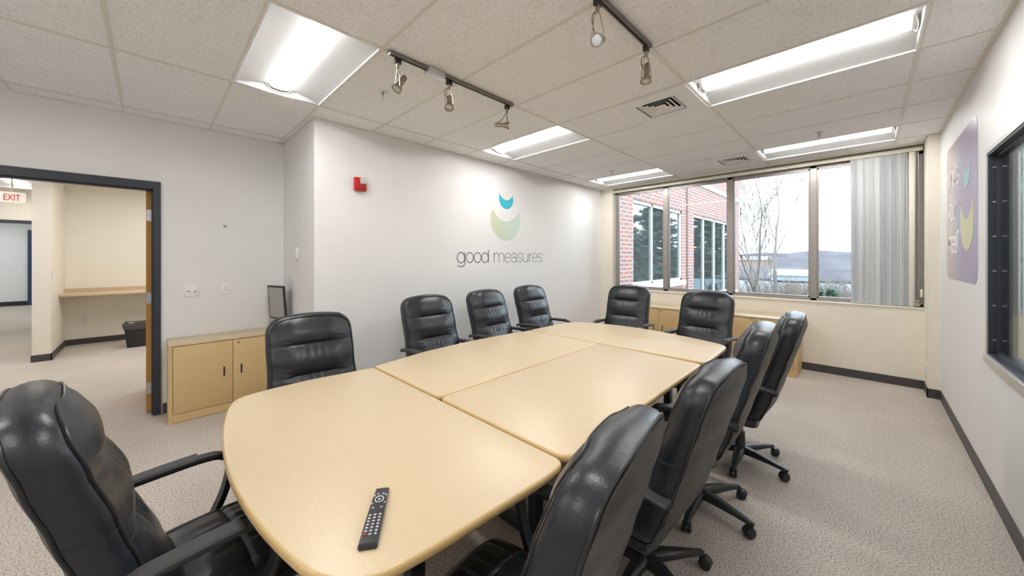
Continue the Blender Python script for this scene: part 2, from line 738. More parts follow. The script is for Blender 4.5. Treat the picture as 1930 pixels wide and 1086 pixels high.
# baseboards
b = MB().box((XG, YJ, 0), (XG + .008, YW, .10))
struct('baseboard_left', b, M['base'])
b = MB().box((XD, DY1 + .06, 0), (XD + .008, YJ, .10)).box((XD, YJ - .008, 0), (XG + .008, YJ, .10)).box((XD, YB, 0), (XD + .008, DY0 - .06, .10))
struct('baseboard_door', b, M['base'])
b = MB().box((XG, YW - .008, 0), (WX1, YW, .10)).box((WX1 - .008, 5.922, 0), (WX1, YW, .10)).box((WX1 - .008, 5.922, 0), (XR, 5.93, .10))
struct('baseboard_window', b, M['base'])
b = MB().box((XR - .008, YB, 0), (XR, 5.93, .10))
struct('baseboard_right', b, M['base'])

# ------------------------------------------------------------------ exterior window
win = bpy.data.objects.new('window_1', None)
COL.objects.link(win)
win['kind'] = 'structure'
FY0, FY1 = 6.37, 6.44
b = MB()
MULL = [-2.51, -1.515, -.52]
zt = 2.735
b.box((WX0, FY0, SILL), (WX1, FY1, SILL + .045), .004)
b.box((WX0, FY0, zt), (WX1, FY1, WTOP + .04), .004)
b.box((WX0, FY0, SILL), (WX0 + .05, FY1, WTOP), .004)
b.box((WX1 - .05, FY0, SILL), (WX1, FY1, WTOP), .004)
for x in MULL:
    b.box((x - .037, FY0, SILL), (x + .037, FY1, WTOP), .004)
xe = [WX0 + .05] + [v for x in MULL for v in (x - .037, x + .037)] + [WX1 - .05]
for k in range(4):
    xa, xb = xe[2 * k], xe[2 * k + 1]
    for (p, q) in (((xa, SILL + .045), (xb, SILL + .065)), ((xa, zt - .02), (xb, zt)), ((xa, SILL + .045), (xa + .018, zt)), ((xb - .018, SILL + .045), (xb, zt))):
        b.box((p[0], FY0 + .012, p[1]), (q[0], FY1 - .012, q[1]))
struct('window_frame', b, M['alu'], win)
for k in range(4):
    b = MB().box((xe[2 * k] + .01, 6.402, SILL + .055), (xe[2 * k + 1] - .01, 6.408, zt - .01))
    struct('pane', b, M['glass'], win)
b = MB().box((WX0, YW - .012, SILL - .004), (WX1, FY0, SILL + .012), .004)
struct('window_sill', b, M['wall_cream'], win)

# vertical blind bunched at the right of the window
bl = empty('vertical_blind', (0, 0, 0), 0, 'pale grey vertical vane blind drawn to the right side of the wide window', 'blind')
b = MB()
b.box((WX0 + .005, 6.275, 2.765), (WX1 - .01, 6.325, 2.81), .004)
b.obj('headrail', M['cream_metal'], bl)
rnd = random.Random(5)
nv = 27
for k in range(nv):
    x = -.125 + (.470 * k / (nv - 1))
    a = radians(rnd.choice((16, 34, 50, 60)) + rnd.uniform(-4, 4))
    hw = .036
    dx, dy = hw * cos(a), hw * sin(a)
    rings = []
    for z in (SILL + .018 + rnd.uniform(0, .004), 1.3, 2.0, 2.762):
        o_ = rnd.uniform(-.003, .003)
        ring = []
        for s, c in ((-1, 0), (-.5, .004), (0, .006), (.5, .004), (1, 0)):
            ring.append((x + o_ + s * dx - c * sin(a), 6.300 + s * dy * .9 + c * cos(a), z))
        for s, c in ((1, .0012), (.5, .0052), (0, .0072), (-.5, .0052), (-1, .0012)):
            ring.append((x + o_ + s * dx - c * sin(a), 6.300 + s * dy * .9 + c * cos(a), z))
        rings.append(ring)
    b = MB().rings(rings)
    b.obj('vane', M['blind'], bl)
MB().box((.352, 6.292, SILL + .018), (.395, 6.296, 2.762), .001).obj('vane', M['cream_metal'], bl, label='cream end vane')
# operating chain and wand at the right end
b = MB().tube([(.405, 6.30, 2.76), (.403, 6.29, 2.0), (.400, 6.285, 1.1), (.402, 6.285, .99)], .004, 8)
b.tube([(.425, 6.30, 2.76), (.428, 6.29, 2.0), (.425, 6.285, 1.1), (.422, 6.285, .99)], .004, 8)
b.box((.385, 6.27, .945), (.44, 6.31, .985), .006).box((.392, 6.275, .985), (.432, 6.305, 1.02), .006)
b.obj('control_chain', M['alu'], bl)
b = MB().box((.438, 6.262, 1.06), (.458, 6.285, 1.15), .004)
b.obj('cord_tag', mat('cream_tag', (.85, .72, .48), .5), bl)

# ------------------------------------------------------------------ door to the corridor
door = bpy.data.objects.new('door_1', None)
COL.objects.link(door)
door['kind'] = 'structure'
b = MB()
FW = .052
for ya, yb in ((DY1 - .004, DY1 + FW - .004), (DY0 - FW + .004, DY0 + .004)):
    b.box((XD2 - .02, ya, 0), (XD + .015, yb, DZ - .004))
b.box((XD2 - .02, DY0 - FW, DZ - .004), (XD + .015, DY1 + FW - .004, DZ + FW + .016))
b.box((XD2 + .02, DY1 - .016, 0), (XD - .035, DY1, DZ)).box((XD2 + .02, DY0, DZ - .018), (XD - .035, DY1, DZ))
struct('door_frame', b, M['navy'], door)
b = MB().box((XD2 - .92, -.038, .012), (XD2 - .018, .006, DZ - .01), .002)
b.use(M['door']).use(M['oak_edge']).box((XD2 - .0195, -.038, .012), (XD2 - .010, .006, DZ - .01))
leaf = struct('door_leaf', b, M['door'], door)
for z in (.24, 1.12, 1.93):
    b = MB().box((XD2 - .012, -.034, z - .055), (XD2 - .002, .004, z + .055), .001).cyl((XD2 - .002, .006, z - .055), (XD2 - .002, .006, z + .055), .007)
    struct('hinge', b, M['steel'], leaf)
b = MB().lathe([(.026, 0), (.026, .008), (.011, .012), (.011, .04), (.026, .05), (.028, .062), (.018, .072), (0, .073)], (XD2 - .85, .006, 1.0), (0, 1, 0))
struct('door_handle', b, M['steel'], leaf)

# ------------------------------------------------------------------ corridor and niche beyond the door
b = MB().box((-20, -7, CEIL), (XD2, 3, CEIL + .05))
struct('ceiling_corridor', b, M['tile'])
b = MB()
b.box((-9.92, -1.22, 0), (-9.80, 2.0, CEIL)).box((-9.80, -1.22, 0), (-8.58, -1.05, CEIL)).box((-9.8, 1.9, 0), (XD2, 2.0, CEIL))
struct('wall_niche', b, M['wall_hall'])
b = MB().box((-9.80, -1.05, 0), (-9.79, 1.9, .10)).box((-9.8, -1.05, 0), (-8.57, -1.04, .10)).box((-8.58, -1.23, 0), (-8.57, -1.04, .10))
struct('baseboard_niche', b, M['base'])
b = MB().box((HX - .12, -7, 2.22), (HX, -1.22, CEIL)).box((HX - .12, -1.30, 0), (-9.92, -1.22, CEIL)).box((HX - .12, -7, 0), (HX, -5, 2.22))
struct('wall_corridor', b, M['wall_hall'])
b = MB().box((-19.3, -7, 0), (-19.2, -1, CEIL)).box((-19.2, -1.6, 0), (HX - .12, -1.5, CEIL))
struct('wall_far', b, M['wall_far'])
b = MB().box((-19.2, -7, 0), (-19.18, -1.6, .14))
struct('baseboard_far', b, M['navy'])
b = MB().box((-20, -7.1, 0), (XD2, -7, CEIL)).box((-5.0, -7, 0), (XD2, YB, CEIL))
struct('wall_corridor_side', b, M['wall_hall'])
d2 = bpy.data.objects.new('door_2', None)
COL.objects.link(d2)
d2['kind'] = 'structure'
b = MB().box((HX - .14, -5, 2.19), (HX + .02, -1.30, 2.25)).box((HX - .14, -1.36, 0), (HX + .02, -1.30, 2.19))
struct('door_frame', b, M['navy'], d2)
d3 = bpy.data.objects.new('door_3', None)
COL.objects.link(d3)
d3['kind'] = 'structure'
b = MB().box((-19.2, -2.80, 0), (-19.12, -2.60, 2.42), .004)
struct('door_frame', b, mat('blue_frame', (.03, .05, .12), .4), d3)

# niche worktop
o = MB().use(M['maple']).box((-9.79, -1.045, .885), (-9.2, 1.6, .925), .004).box((-9.79, -1.045, .925), (-9.775, 1.6, .985)).obj('worktop', M['maple'])
tagit(o, 'beige wall-hung worktop in the niche seen through the doorway', 'counter')


def outlet(x, y, z, face, name, label, cat, w_=.07, h_=.115, kind='duplex', group=None):
    """face: unit normal"""
    n = Vector(face)
    s = Vector((0, 0, 1)).cross(n)
    mt = frame_mtx((x, y, z), s, (0, 0, 1))
    root = empty(name, (0, 0, 0), 0, label, cat, group)
    MB().box((-w_ / 2, -h_ / 2, 0), (w_ / 2, h_ / 2, .006), .002, mt).obj('cover_plate', M['white'], root)
    if kind == 'duplex':
        for dz in (-.025, .025):
            b = MB().use(M['offwhite']).box((-.016, dz - .014, .006), (.016, dz + .014, .008), .001, mt)
            b.use(M['dark']).box((-.008, dz - .004, .008), (-.005, dz + .007, .0085), 0, mt).box((.005, dz - .004, .008), (.008, dz + .007, .0085), 0, mt)
            b.obj('socket', M['offwhite'], root)
    elif kind == 'coax':
        for dx in (-w_ * .22, w_ * .22):
            c = mt @ Vector((dx, -.004, .006))
            MB().lathe([(.009, 0), (.009, .003), (.006, .004), (.006, .010), (0, .0105)], c, n, 12).obj('socket', M['steel'], root)
    else:
        for dz, sz in ((.02, .012), (-.012, .012)):
            MB().box((-.009 + .006, dz - sz / 2, .006), (.009 + .006, dz + sz / 2, .0085), .001, mt).obj('jack', M['grey_face'], root)
    return root


outlet(-9.79, -.82, .40, (1, 0, 0), 'wall_outlet', 'white duplex wall outlet low under the niche worktop', 'outlet')
MB().box((-8.7, -1.05, 1.20), (-8.62, -1.042, 1.32), .002).obj('light_switch', M['offwhite'])
tagit(bpy.data.objects['light_switch'], 'small light switch on the corner wall beside the niche', 'switch')

# bin with liner
bn = empty('trash_bin', (-8.93, -.15, 0), 0, 'black plastic trash bin with a dark liner under the niche worktop', 'bin')
rr = lambda wx, wy, r: rounded([(-wx, -wy), (wx, -wy), (wx, wy), (-wx, wy)], r, 4)
b = MB().rings([[(p.x, p.y, z) for p in rr(sx, sy, .04)] for z, sx, sy in ((.001, .10, .145), (.36, .125, .175), (.375, .13, .18), (.375, .12, .17), (.02, .095, .14))])
b.obj('bin_body', M['black'], bn)
rnd = random.Random(3)
rings = []
for z, e in ((.30, .006), (.35, .012), (.385, .02), (.41, .01), (.395, -.02), (.33, -.03)):
    ring = []
    for i, p in enumerate(rr(.127 + e, .177 + e, .05)):
        ring.append((p.x + rnd.uniform(-.006, .006), p.y + rnd.uniform(-.006, .006), z + rnd.uniform(-.014, .014)))
    rings.append(ring)
MB().rings(rings, cap=False).obj('bin_liner', M['bag'], bn)

# exit sign
ex = empty('exit_sign', (0, 0, 0), 0, 'white exit sign with red letters hanging in the corridor', 'sign')
ed = Vector((-.7043 + .7099 * -(965 - 20) / 674.25, 0, 0))
# sign faces along +X
sx_, sy0, sy1, sz0, sz1 = -9.1, -1.60, -1.355, 2.350, 2.505
b = MB().box((sx_ - .05, sy0, sz0), (sx_, sy1, sz1), .004)
b.obj('sign_body', emis('exit_sign_face', (.80, .70, .60), .22), ex)
b = MB().cyl((sx_ - .025, (sy0 + sy1) / 2, sz1), (sx_ - .025, (sy0 + sy1) / 2, CEIL - .001), .01)
b.obj('hanger', M['white'], ex)
text_mesh('lettering', 'EXIT', .135, emis('exit_red', (.9, .03, .03), .12), frame_mtx((sx_ + .0015, sy0 + .052, sz0 + .028), (0, 1, 0), (0, 0, 1)), ex, width=.150, off=.001)
bpy.data.materials['exit_red'].node_tree.nodes['Principled BSDF'].inputs['Base Color'].default_value = (.6, .02, .02, 1)

o = MB().box((-13.2, -3.0, 0), (-12.4, -2.47, .80), .01).obj('storage_cabinet', mat('blue_cabinet', (.16, .22, .33), .5))
tagit(o, 'blue-grey cabinet just visible in the room beyond the corridor', 'cabinet')

# ------------------------------------------------------------------ neighbouring room behind the interior window
AX1 = 4.1
b = MB().box((XR2, YW, 0), (AX1, YW2, SILL)).box((XR2, YW, 2.8), (AX1, YW2, CEIL + .3)).box((2.9, YW, SILL), (AX1, YW2, 2.8))
struct('wall_neighbour_window', b, M['wall_cream'])
b = MB().box((AX1, .5, 0), (AX1 + .1, YW2, CEIL)).box((XR2, .4, 0), (AX1 + .1, .5, CEIL))
struct('wall_neighbour', b, M['wall'])
b = MB().box((XR2, .4, CEIL), (AX1 + .1, YW2, CEIL + .05))
struct('ceiling_neighbour', b, M['tile'])
w3 = bpy.data.objects.new('window_3', None)
COL.objects.link(w3)
w3['kind'] = 'structure'
b = MB().box((XR2, FY0, SILL), (2.9, FY1, SILL + .05)).box((XR2, FY0, 2.75), (2.9, FY1, 2.8)).box((1.75, FY0, SILL), (1.82, FY1, 2.8))
struct('window_frame', b, M['alu'], w3)
b = MB().box((XR2, 6.402, SILL + .05), (2.9, 6.408, 2.75))
struct('pane', b, M['glass'], w3)
portal('neighbour_portal', (1.77, 6.52, 1.86), 2.2, 1.8, (-pi / 2, 0, 0))
nb = empty('vertical_blind', (0, 0, 0), 0, 'pale vertical vane blind seen through the framed interior window', 'blind')
MB().box((XR2 + .02, 6.275, 2.765), (2.9, 6.325, 2.81), .004).obj('headrail', M['cream_metal'], nb)
for k in range(28):
    x = .70 + k * .078
    a = radians(28)
    dx, dy = .043 * cos(a), .043 * sin(a)
    MB().rings([[(x - dx, 6.30 - dy, z), (x, 6.294, z), (x + dx, 6.30 + dy, z), (x + dx, 6.3012 + dy, z), (x, 6.2955, z), (x - dx, 6.3012 - dy, z)] for z in (SILL + .005, 2.762)]).obj('vane', M['blind'], nb)
# interior window in the right wall
iw = bpy.data.objects.new('window_2', None)
COL.objects.link(iw)
iw['kind'] = 'structure'
y0, y1, z0, z1 = IW
b = MB()
b.box((XR - .004, y1 - .012, z0), (XR2 + .03, y1, z1)).box((XR - .004, y0, z0), (XR2 + .03, y0 + .012, z1)).box((XR - .004, y0, z1 - .012), (XR2 + .03, y1, z1))
b.box((XR - .004, y0, z0), (XR2 + .03, y1, z0 + .012))
b.box((XR + .028, y1 - .03, z0), (XR + .050, y1 - .012, z1)).box((XR + .028, y0, z1 - .03), (XR + .050, y1, z1 - .012)).box((XR + .028, y0, z0 + .012), (XR + .050, y1, z0 + .03))
struct('window_frame', b, M['navy'], iw)
b = MB()
e_ = .05
b.box((XR - .010, y1, z0 - e_), (XR - .0005, y1 + .03, z1 + .03), .002).box((XR - .010, y0 - .03, z0 - e_), (XR - .0005, y0, z1 + .03), .002)
b.box((XR - .010, y0, z1), (XR - .0005, y1, z1 + .03), .002).box((XR - .018, y0 - .03, z0 - e_), (XR - .0005, y1 + .03, z0 + .002), .002)
struct('window_trim', b, M['alu_light'], iw)
b = MB().box((XR + .036, y0 + .012, z0 + .012), (XR + .042, y1 - .012, z1 - .012))
struct('pane', b, M['glass_teal'], iw)
b = MB()
for k in range(6):
    z = z0 + .10 + k * .222
    for x in (XR + .020, XR + .058):
        b.box((x - .007, y1 - .0135, z - .004), (x + .007, y1 - .0115, z + .004))
struct('screw', b, M['steel'], iw)
# glossy sticker poster beside it
po = empty('wall_poster', (0, 0, 0), 0, 'glossy rounded lilac wall poster with white lettering beside the interior window', 'poster')
PM = frame_mtx((XR - .0005, 5.50, 1.32), (0, -1, 0), (0, 0, 1))   # x runs towards the camera, normal into the room
PW, PH = 1.36, 1.23


def flat(pts, z0_, z1_, mt, name, m, parent):
    b_ = MB().prism(pts, z0_, z1_)
    for v in b_.bm.verts:
        v.co = mt @ v.co
    return b_.obj(name, m, parent, smooth=False)


pm = mat('poster_print', (.6, .5, .6), .25, spec=.35)
nt, bs, N, L = nodes(pm)
tc = N('ShaderNodeTexCoord')
sp = N('ShaderNodeSeparateXYZ')
L(tc.outputs['Object'], sp.inputs['Vector'])
mr = N('ShaderNodeMapRange')
mr.inputs['From Min'].default_value = 5.5
mr.inputs['From Max'].default_value = 4.7
L(sp.outputs['Y'], mr.inputs['Value'])
rp = N('ShaderNodeValToRGB')
rp.color_ramp.elements[0].color = (.56, .44, .38, 1)
rp.color_ramp.elements[1].color = (.40, .36, .52, 1)
L(mr.outputs['Result'], rp.inputs['Fac'])
L(rp.outputs['Color'], bs.inputs['Base Color'])
# frame_mtx normal = x cross y = (-1,0,0)
flat(rounded([(0, 0), (PW, 0), (PW, PH), (0, PH)], .12, 8), 0, .002, PM, 'print', pm, po)
wt = mat('poster_white', (.95, .93, .92), .3)
for s_, zz, wd in (("what's", .84, .55), ('your', .54, .44), ('meal?', .24, .55)):
    stroke_text('lettering', s_, .145, wt, PM @ Matrix.Translation((.10, zz, .0022)), po, wd, .021)


def crescent(cx, cy, R_, cut_c, cut_r, n=40):
    """outline of a disc of radius R_ with a disc cut away at the top"""
    d = cut_c - cy
    a = (d * d + R_ * R_ - cut_r * cut_r) / (2 * d)
    h = sqrt(max(R_ * R_ - a * a, 1e-6))
    t0 = math.atan2(a, h)
    out = []
    for k in range(n + 1):
        t = pi - t0 + (2 * t0 + pi) * k / n
        out.append((cx + R_ * cos(t), cy + R_ * sin(t)))
    b0 = math.atan2(a - d, h)
    for k in range(1, n):
        t = b0 + (-pi - 2 * b0) * k / n
        out.append((cx + cut_r * cos(t), cut_c + cut_r * sin(t)))
    return out


flat(crescent(.98, .88, .13, 1.0, .13), .0022, .0032, PM, 'blue_crescent', mat('poster_blue', (.28, .60, .66), .2), po)
flat(crescent(.98, .52, .27, .76, .26), .0022, .0032, PM, 'yellow_crescent', mat('poster_yellow', (.66, .64, .36), .2), po)

# ------------------------------------------------------------------ logo on the long wall
lg = empty('wall_logo', (0, 0, 0), 0, 'teal and pale green crescent logo above grey lettering on the long left wall', 'logo')
LM = frame_mtx((XG + .0002, 0, 0), (0, 1, 0), (0, 0, 1))
flat(crescent(3.64, 2.372, .145, 2.50, .142), 0, .0015, LM, 'teal_crescent', mat('logo_teal', (.03, .46, .58), .5), lg)
gm = mat('logo_green', (.6, .7, .5), .55)
nt, bs, N, L = nodes(gm)
tc = N('ShaderNodeTexCoord')
sp = N('ShaderNodeSeparateXYZ')
L(tc.outputs['Object'], sp.inputs['Vector'])
mr = N('ShaderNodeMapRange')
mr.inputs['From Min'].default_value = 3.35
mr.inputs['From Max'].default_value = 3.92
L(sp.outputs['Y'], mr.inputs['Value'])
rp = N('ShaderNodeValToRGB')
rp.color_ramp.elements[0].color = (.56, .60, .42, 1)
rp.color_ramp.elements[1].color = (.55, .68, .66, 1)
L(mr.outputs['Result'], rp.inputs['Fac'])
L(rp.outputs['Color'], bs.inputs['Base Color'])
flat(crescent(3.636, 2.065, .298, 2.335, .288, 60), 0, .0015, LM, 'green_crescent', gm, lg)
stroke_text('lettering', 'good', .134, mat('logo_grey', (.15, .13, .19), .5), LM @ Matrix.Translation((2.755, 1.453, .0002)), lg, .555, .0125)
stroke_text('lettering', 'measures', .134, mat('logo_grey_light', (.27, .27, .34), .5), LM @ Matrix.Translation((3.385, 1.453, .0002)), lg, 1.075, .0115)
text_mesh('lettering', 'TM', .03, bpy.data.materials['logo_grey_light'], LM @ Matrix.Translation((4.462, 1.56, .0012)), lg, width=.03)

# ------------------------------------------------------------------ small wall fittings
al = empty('fire_alarm', (0, 0, 0), 0, 'red fire alarm strobe mounted high on the long left wall', 'alarm')
MB().box((XG, 1.455, 2.205), (XG + .045, 1.575, 2.34), .006).obj('housing', M['red'], al)
MB().box((XG + .045, 1.505, 2.275), (XG + .060, 1.568, 2.333), .004).obj('strobe_lens', M['grey_face'], al)
MB().box((XG + .045, 1.500, 2.215), (XG + .050, 1.565, 2.262), .003).obj('speaker_grille', mat('alarm_dark_red', (.30, .008, .01), .5), al)

outlet(XD, .287, 1.183, (1, 0, 0), 'wall_plate', 'white double cable wall plate above the cabinet beside the doorway', 'wall plate', .11, .115, 'coax')
outlet(XD, .553, 1.188, (1, 0, 0), 'wall_plate', 'white single cable wall plate above the right door of the cabinet', 'wall plate', .072, .12, 'jack')
o = MB().box((XD, .538, 1.852), (XD + .006, .568, 1.862), .001).box((XD, .546, 1.838), (XD + .006, .560, 1.846), .001).obj('wall_anchor', mat('anchor_brown', (.22, .13, .10), .6))
tagit(o, 'tiny brown screw anchor left in the wall high above the wall plates', 'anchor')
th = empty('thermostat', (0, 0, 0), 0, 'slim white thermostat on the short return wall', 'thermostat')
MB().box((-4.30, YJ - .028, 1.50), (-4.235, YJ, 1.625), .004).obj('housing', M['offwhite'], th)
MB().box((-4.335, YJ - .012, 1.53), (-4.305, YJ, 1.60), .002).obj('sensor', M['grey_face'], th)
outlet(WX1, 5.99, .30, (-1, 0, 0), 'wall_outlet', 'wall outlet low on the corner pillar right of the window', 'outlet')

# ------------------------------------------------------------------ ceiling troffers


def make_troffer():
    r = empty('ceiling_light')
    L_, W_ = 1.2192, .6096
    f = .012
    # curved white reflector trough seen from below
    b = MB()
    n = 20
    def zr(y):
        q = max(0.0, (abs(y) - .072) / (W_ / 2 - f - .072))
        return .004 + .052 * (1 - q ** 1.7)
    ysr = [(-1 + 2 * k / n) * (W_ / 2 - f) for k in range(n + 1)]
    V = [[b.bm.verts.new((x, y, zr(y))) for x in (-L_ / 2 + f, L_ / 2 - f)] for y in ysr]
    V2 = [[b.bm.verts.new((x, y, zr(y) + .006)) for x in (-L_ / 2 + f, L_ / 2 - f)] for y in ysr]
    for k in range(n):
        b.face([V[k][0], V[k][1], V[k + 1][1], V[k + 1][0]])
        b.face([V2[k][0], V2[k + 1][0], V2[k + 1][1], V2[k][1]])
    for s in (-1, 1):
        b.box((s * (L_ / 2 - f), -W_ / 2 + f, -.001), (s * (L_ / 2 - f - .002), W_ / 2 - f, .07))
    b.obj('reflector', M['reflector'], r)
    b = MB()
    b.box((-L_ / 2, -W_ / 2, -.006), (L_ / 2, -W_ / 2 + f, .03)).box((-L_ / 2, W_ / 2 - f, -.006), (L_ / 2, W_ / 2, .03))
    b.box((-L_ / 2, -W_ / 2, -.006), (-L_ / 2 + f, W_ / 2, .03)).box((L_ / 2 - f, -W_ / 2, -.006), (L_ / 2, W_ / 2, .03))
    b.obj('frame', M['white'], r, smooth=False)
    # lit central lens, slightly rounded
    b = MB()
    prof = [(-.074, .054), (-.066, .040), (-.042, .030), (0, .026), (.042, .030), (.066, .040), (.074, .054), (.05, .056), (-.05, .056)]
    b.use(M['lamp']).rings([[(x, p[0], p[1]) for p in prof] for x in (-.562, .562)])
    b.use(M['white'])
    for f in b.bm.faces:
        if f.calc_center_median().z > .0545 or len(f.verts) > 4:
            f.material_index = b.cur
    b.obj('lens', M['lamp'], r)
    for s in (-1, 1):
        b = MB()
        b.rings([[(x, p[0] * 1.04, p[1] - .001) for p in prof] for x in (s * .562, s * .578)])
        b.tube([(s * .575, -.09, .05), (s * .585, -.06, .02), (s * .587, 0, .012), (s * .585, .06, .02), (s * .575, .09, .05)], .003, 6)
        b.obj('end_bracket', M['offwhite'], r)
    return r


T0 = make_troffer()
tl = {(0, -1): 'recessed ceiling light nearest the doorway wall, wide white reflector in view',
      (0, 3): 'recessed ceiling light over the long left wall, behind the first track rail',
      (0, 7): 'recessed ceiling light in the far corner by the window and the left wall',
      (2, 3): 'long recessed ceiling light between the square air vent and the right wall',
      (2, 7): 'recessed ceiling light running along above the blind at the window',
      (0, -5): 'added fill troffer, unseen behind the camera on the doorway side',
      (2, -5): 'added fill troffer, unseen behind the camera on the right',  # this pair is unseen, added as fill for the doorway wall
      (2, -1): 'recessed ceiling light above the camera position'}
for n_, (i, j) in enumerate(LIGHT_CELLS):
    o = T0 if n_ == 0 else copy_tree(T0)
    x, y = cell(i, j)
    o.location = (x + .6096, y + .3048, CEIL)
    tagit(o, tl[(i, j)], 'ceiling light', 'recessed ceiling lights over the table')
for n_, (x, y, lb) in enumerate(((-10.5, -1.68, 'ceiling light in the corridor seen above the exit sign'), (-7.2, -.6, 'added fill troffer in the corridor just outside the doorway'), (-8.3, .35, 'added fill troffer in front of the niche worktop'), (-15.5, -3.4, 'added fill troffer in the far room, nearer the doorway'), (-17.6, -3.4, 'added fill troffer in the far room, nearer its end wall'), (-17.6, -5.2, 'added fill troffer in the far room, deepest of the three'), (-14.0, -2.3, 'added fill troffer in the far room, just past the dark frame'), (-9.0, -2.6, 'added fill troffer in the corridor, left of the exit sign'), (-7.0, 1.1, 'added fill troffer in the corridor, hidden behind the door leaf'), (-7.2, -2.2, 'added fill troffer in the corridor, outside the doorway to its left'), (2.0, 2.6, 'added fill troffer of the neighbouring room, further from its window'), (2.0, 5.2, 'added fill troffer of the neighbouring room, above its blind'))):
    o = copy_tree(T0)  # all but the first are unseen fill troffers, added to brighten these rooms
    o.location = (x, y, CEIL - .045)
    tagit(o, lb, 'ceiling light', 'ceiling lights of the rooms beyond')

# ------------------------------------------------------------------ air vents


def make_vent():
    r = empty('air_vent')
    h = .3048 - .006
    b = MB()
    c = .165
    for p, q in (((-h, -h), (h, -c)), ((-h, c), (h, h)), ((-h, -c), (-c, c)), ((c, -c), (h, c))):
        b.box((p[0], p[1], -.010), (q[0], q[1], .002))
    b.obj('panel', M['vent'], r, smooth=False)
    b = MB().box((-c - .01, -c - .01, .06), (c + .01, c + .01, .065))
    for p, q in (((-c - .01, -c - .01), (-c, c + .01)), ((c, -c - .01), (c + .01, c + .01)), ((-c, -c - .01), (c, -c)), ((-c, c), (c, c + .01))):
        b.box((p[0], p[1], .001), (q[0], q[1], .06))
    b.obj('duct', M['dark'], r, smooth=False)
    for k in range(4):
        a = c - .010 - k * .036
        b = MB()
        # mitred square ring of a sloped blade: low at its outer edge, high at its inner edge
        rings = []
        for sx, sy in ((1, 1), (-1, 1), (-1, -1), (1, -1)):
            rings.append([(sx * (a + p), sy * (a + p), z) for p, z in [(-.030, .010), (-.003, -.005), (-.002, -.0035), (-.029, .0115)]])
        rings.append(rings[0])
        b.rings(rings, cap=False)
        b.obj('louvre', M['vent'], r, smooth=False)
    MB().box((-.028, -.028, .0), (.028, .028, .004)).obj('centre_plate', M['vent'], r)
    return r


V0 = make_vent()
for n_, (i, j) in enumerate(VENT_CELLS):
    o = V0 if n_ == 0 else copy_tree(V0)
    x, y = cell(i, j)
    o.location = (x + .9144, y + .3048, CEIL - .004)
    tagit(o, ('square white air vent with dark louvres in the middle of the ceiling', 'square white air vent close to the window end of the ceiling')[n_], 'air vent', 'ceiling air vents')

# ------------------------------------------------------------------ sprinklers


def make_sprinkler():
    r = empty('sprinkler')
    MB().lathe([(.0, 0), (.036, 0), (.034, -.006), (.018, -.012), (.010, -.012), (0, -.012)]).obj('escutcheon', M['steel'], r)
    b = MB().lathe([(.009, -.012), (.009, -.030), (.004, -.034), (.004, -.05), (.0, -.05)], n=12)
    b.lathe([(.0, -.050), (.015, -.050), (.015, -.053), (0, -.053)], n=12)
    b.tube([(.009, 0, -.026), (.013, 0, -.04), (.004, 0, -.05)], .002, 6).tube([(-.009, 0, -.026), (-.013, 0, -.04), (-.004, 0, -.05)], .002, 6)
    b.obj('head', M['steel'], r)
    return r


S0 = make_sprinkler()
for n_, (x, y, lb) in enumerate(((-2.77, 1.316, 'ceiling sprinkler just below the first head of the left track rail'), (-2.79, 4.98, 'ceiling sprinkler beside the far-corner ceiling light'), (-.36, 5.01, 'ceiling sprinkler beside the ceiling light nearest the blind'))):
    o = S0 if n_ == 0 else copy_tree(S0)
    o.location = (x, y, CEIL)
    tagit(o, lb, 'sprinkler', 'ceiling sprinklers')

# ------------------------------------------------------------------ track lighting
RV = Vector((cos(YAW), sin(YAW), 0))
FV = Vector((-sin(YAW), cos(YAW), 0))
UV = Vector((0, 0, 1))


def rail(x, ya, yb, label, feed=None):
    r = empty('track_rail', (x, ya, CEIL), 0, label, 'track rail', 'ceiling track rails')
    z1_ = -.004
    MB().box((-.017, 0, z1_ - .022), (.017, yb - ya, z1_), .002).obj('channel', M['trackgrey'], r)
    MB().box((-.007, .01, z1_ - .0235), (.007, yb - ya - .01, z1_ - .0215)).obj('slot', M['dark'], r)
    for y in (-.004, yb - ya):
        MB().box((-.019, y, z1_ - .024), (.019, y + .006, z1_), .001).obj('end_cap', M['steel'], r)
    if feed:
        MB().box((-.035, feed[0] - ya, z1_ - .045), (.035, feed[1] - ya, z1_), .004).obj('feed_box', M['alu_light'], r)
    return r


rail(-2.185, 1.08, 2.20, 'grey ceiling track rail with a feed box over the left of the table', (1.355, 1.49))
rail(-.97, 1.00, 2.20, 'grey ceiling track rail cut by the top edge of the photo')


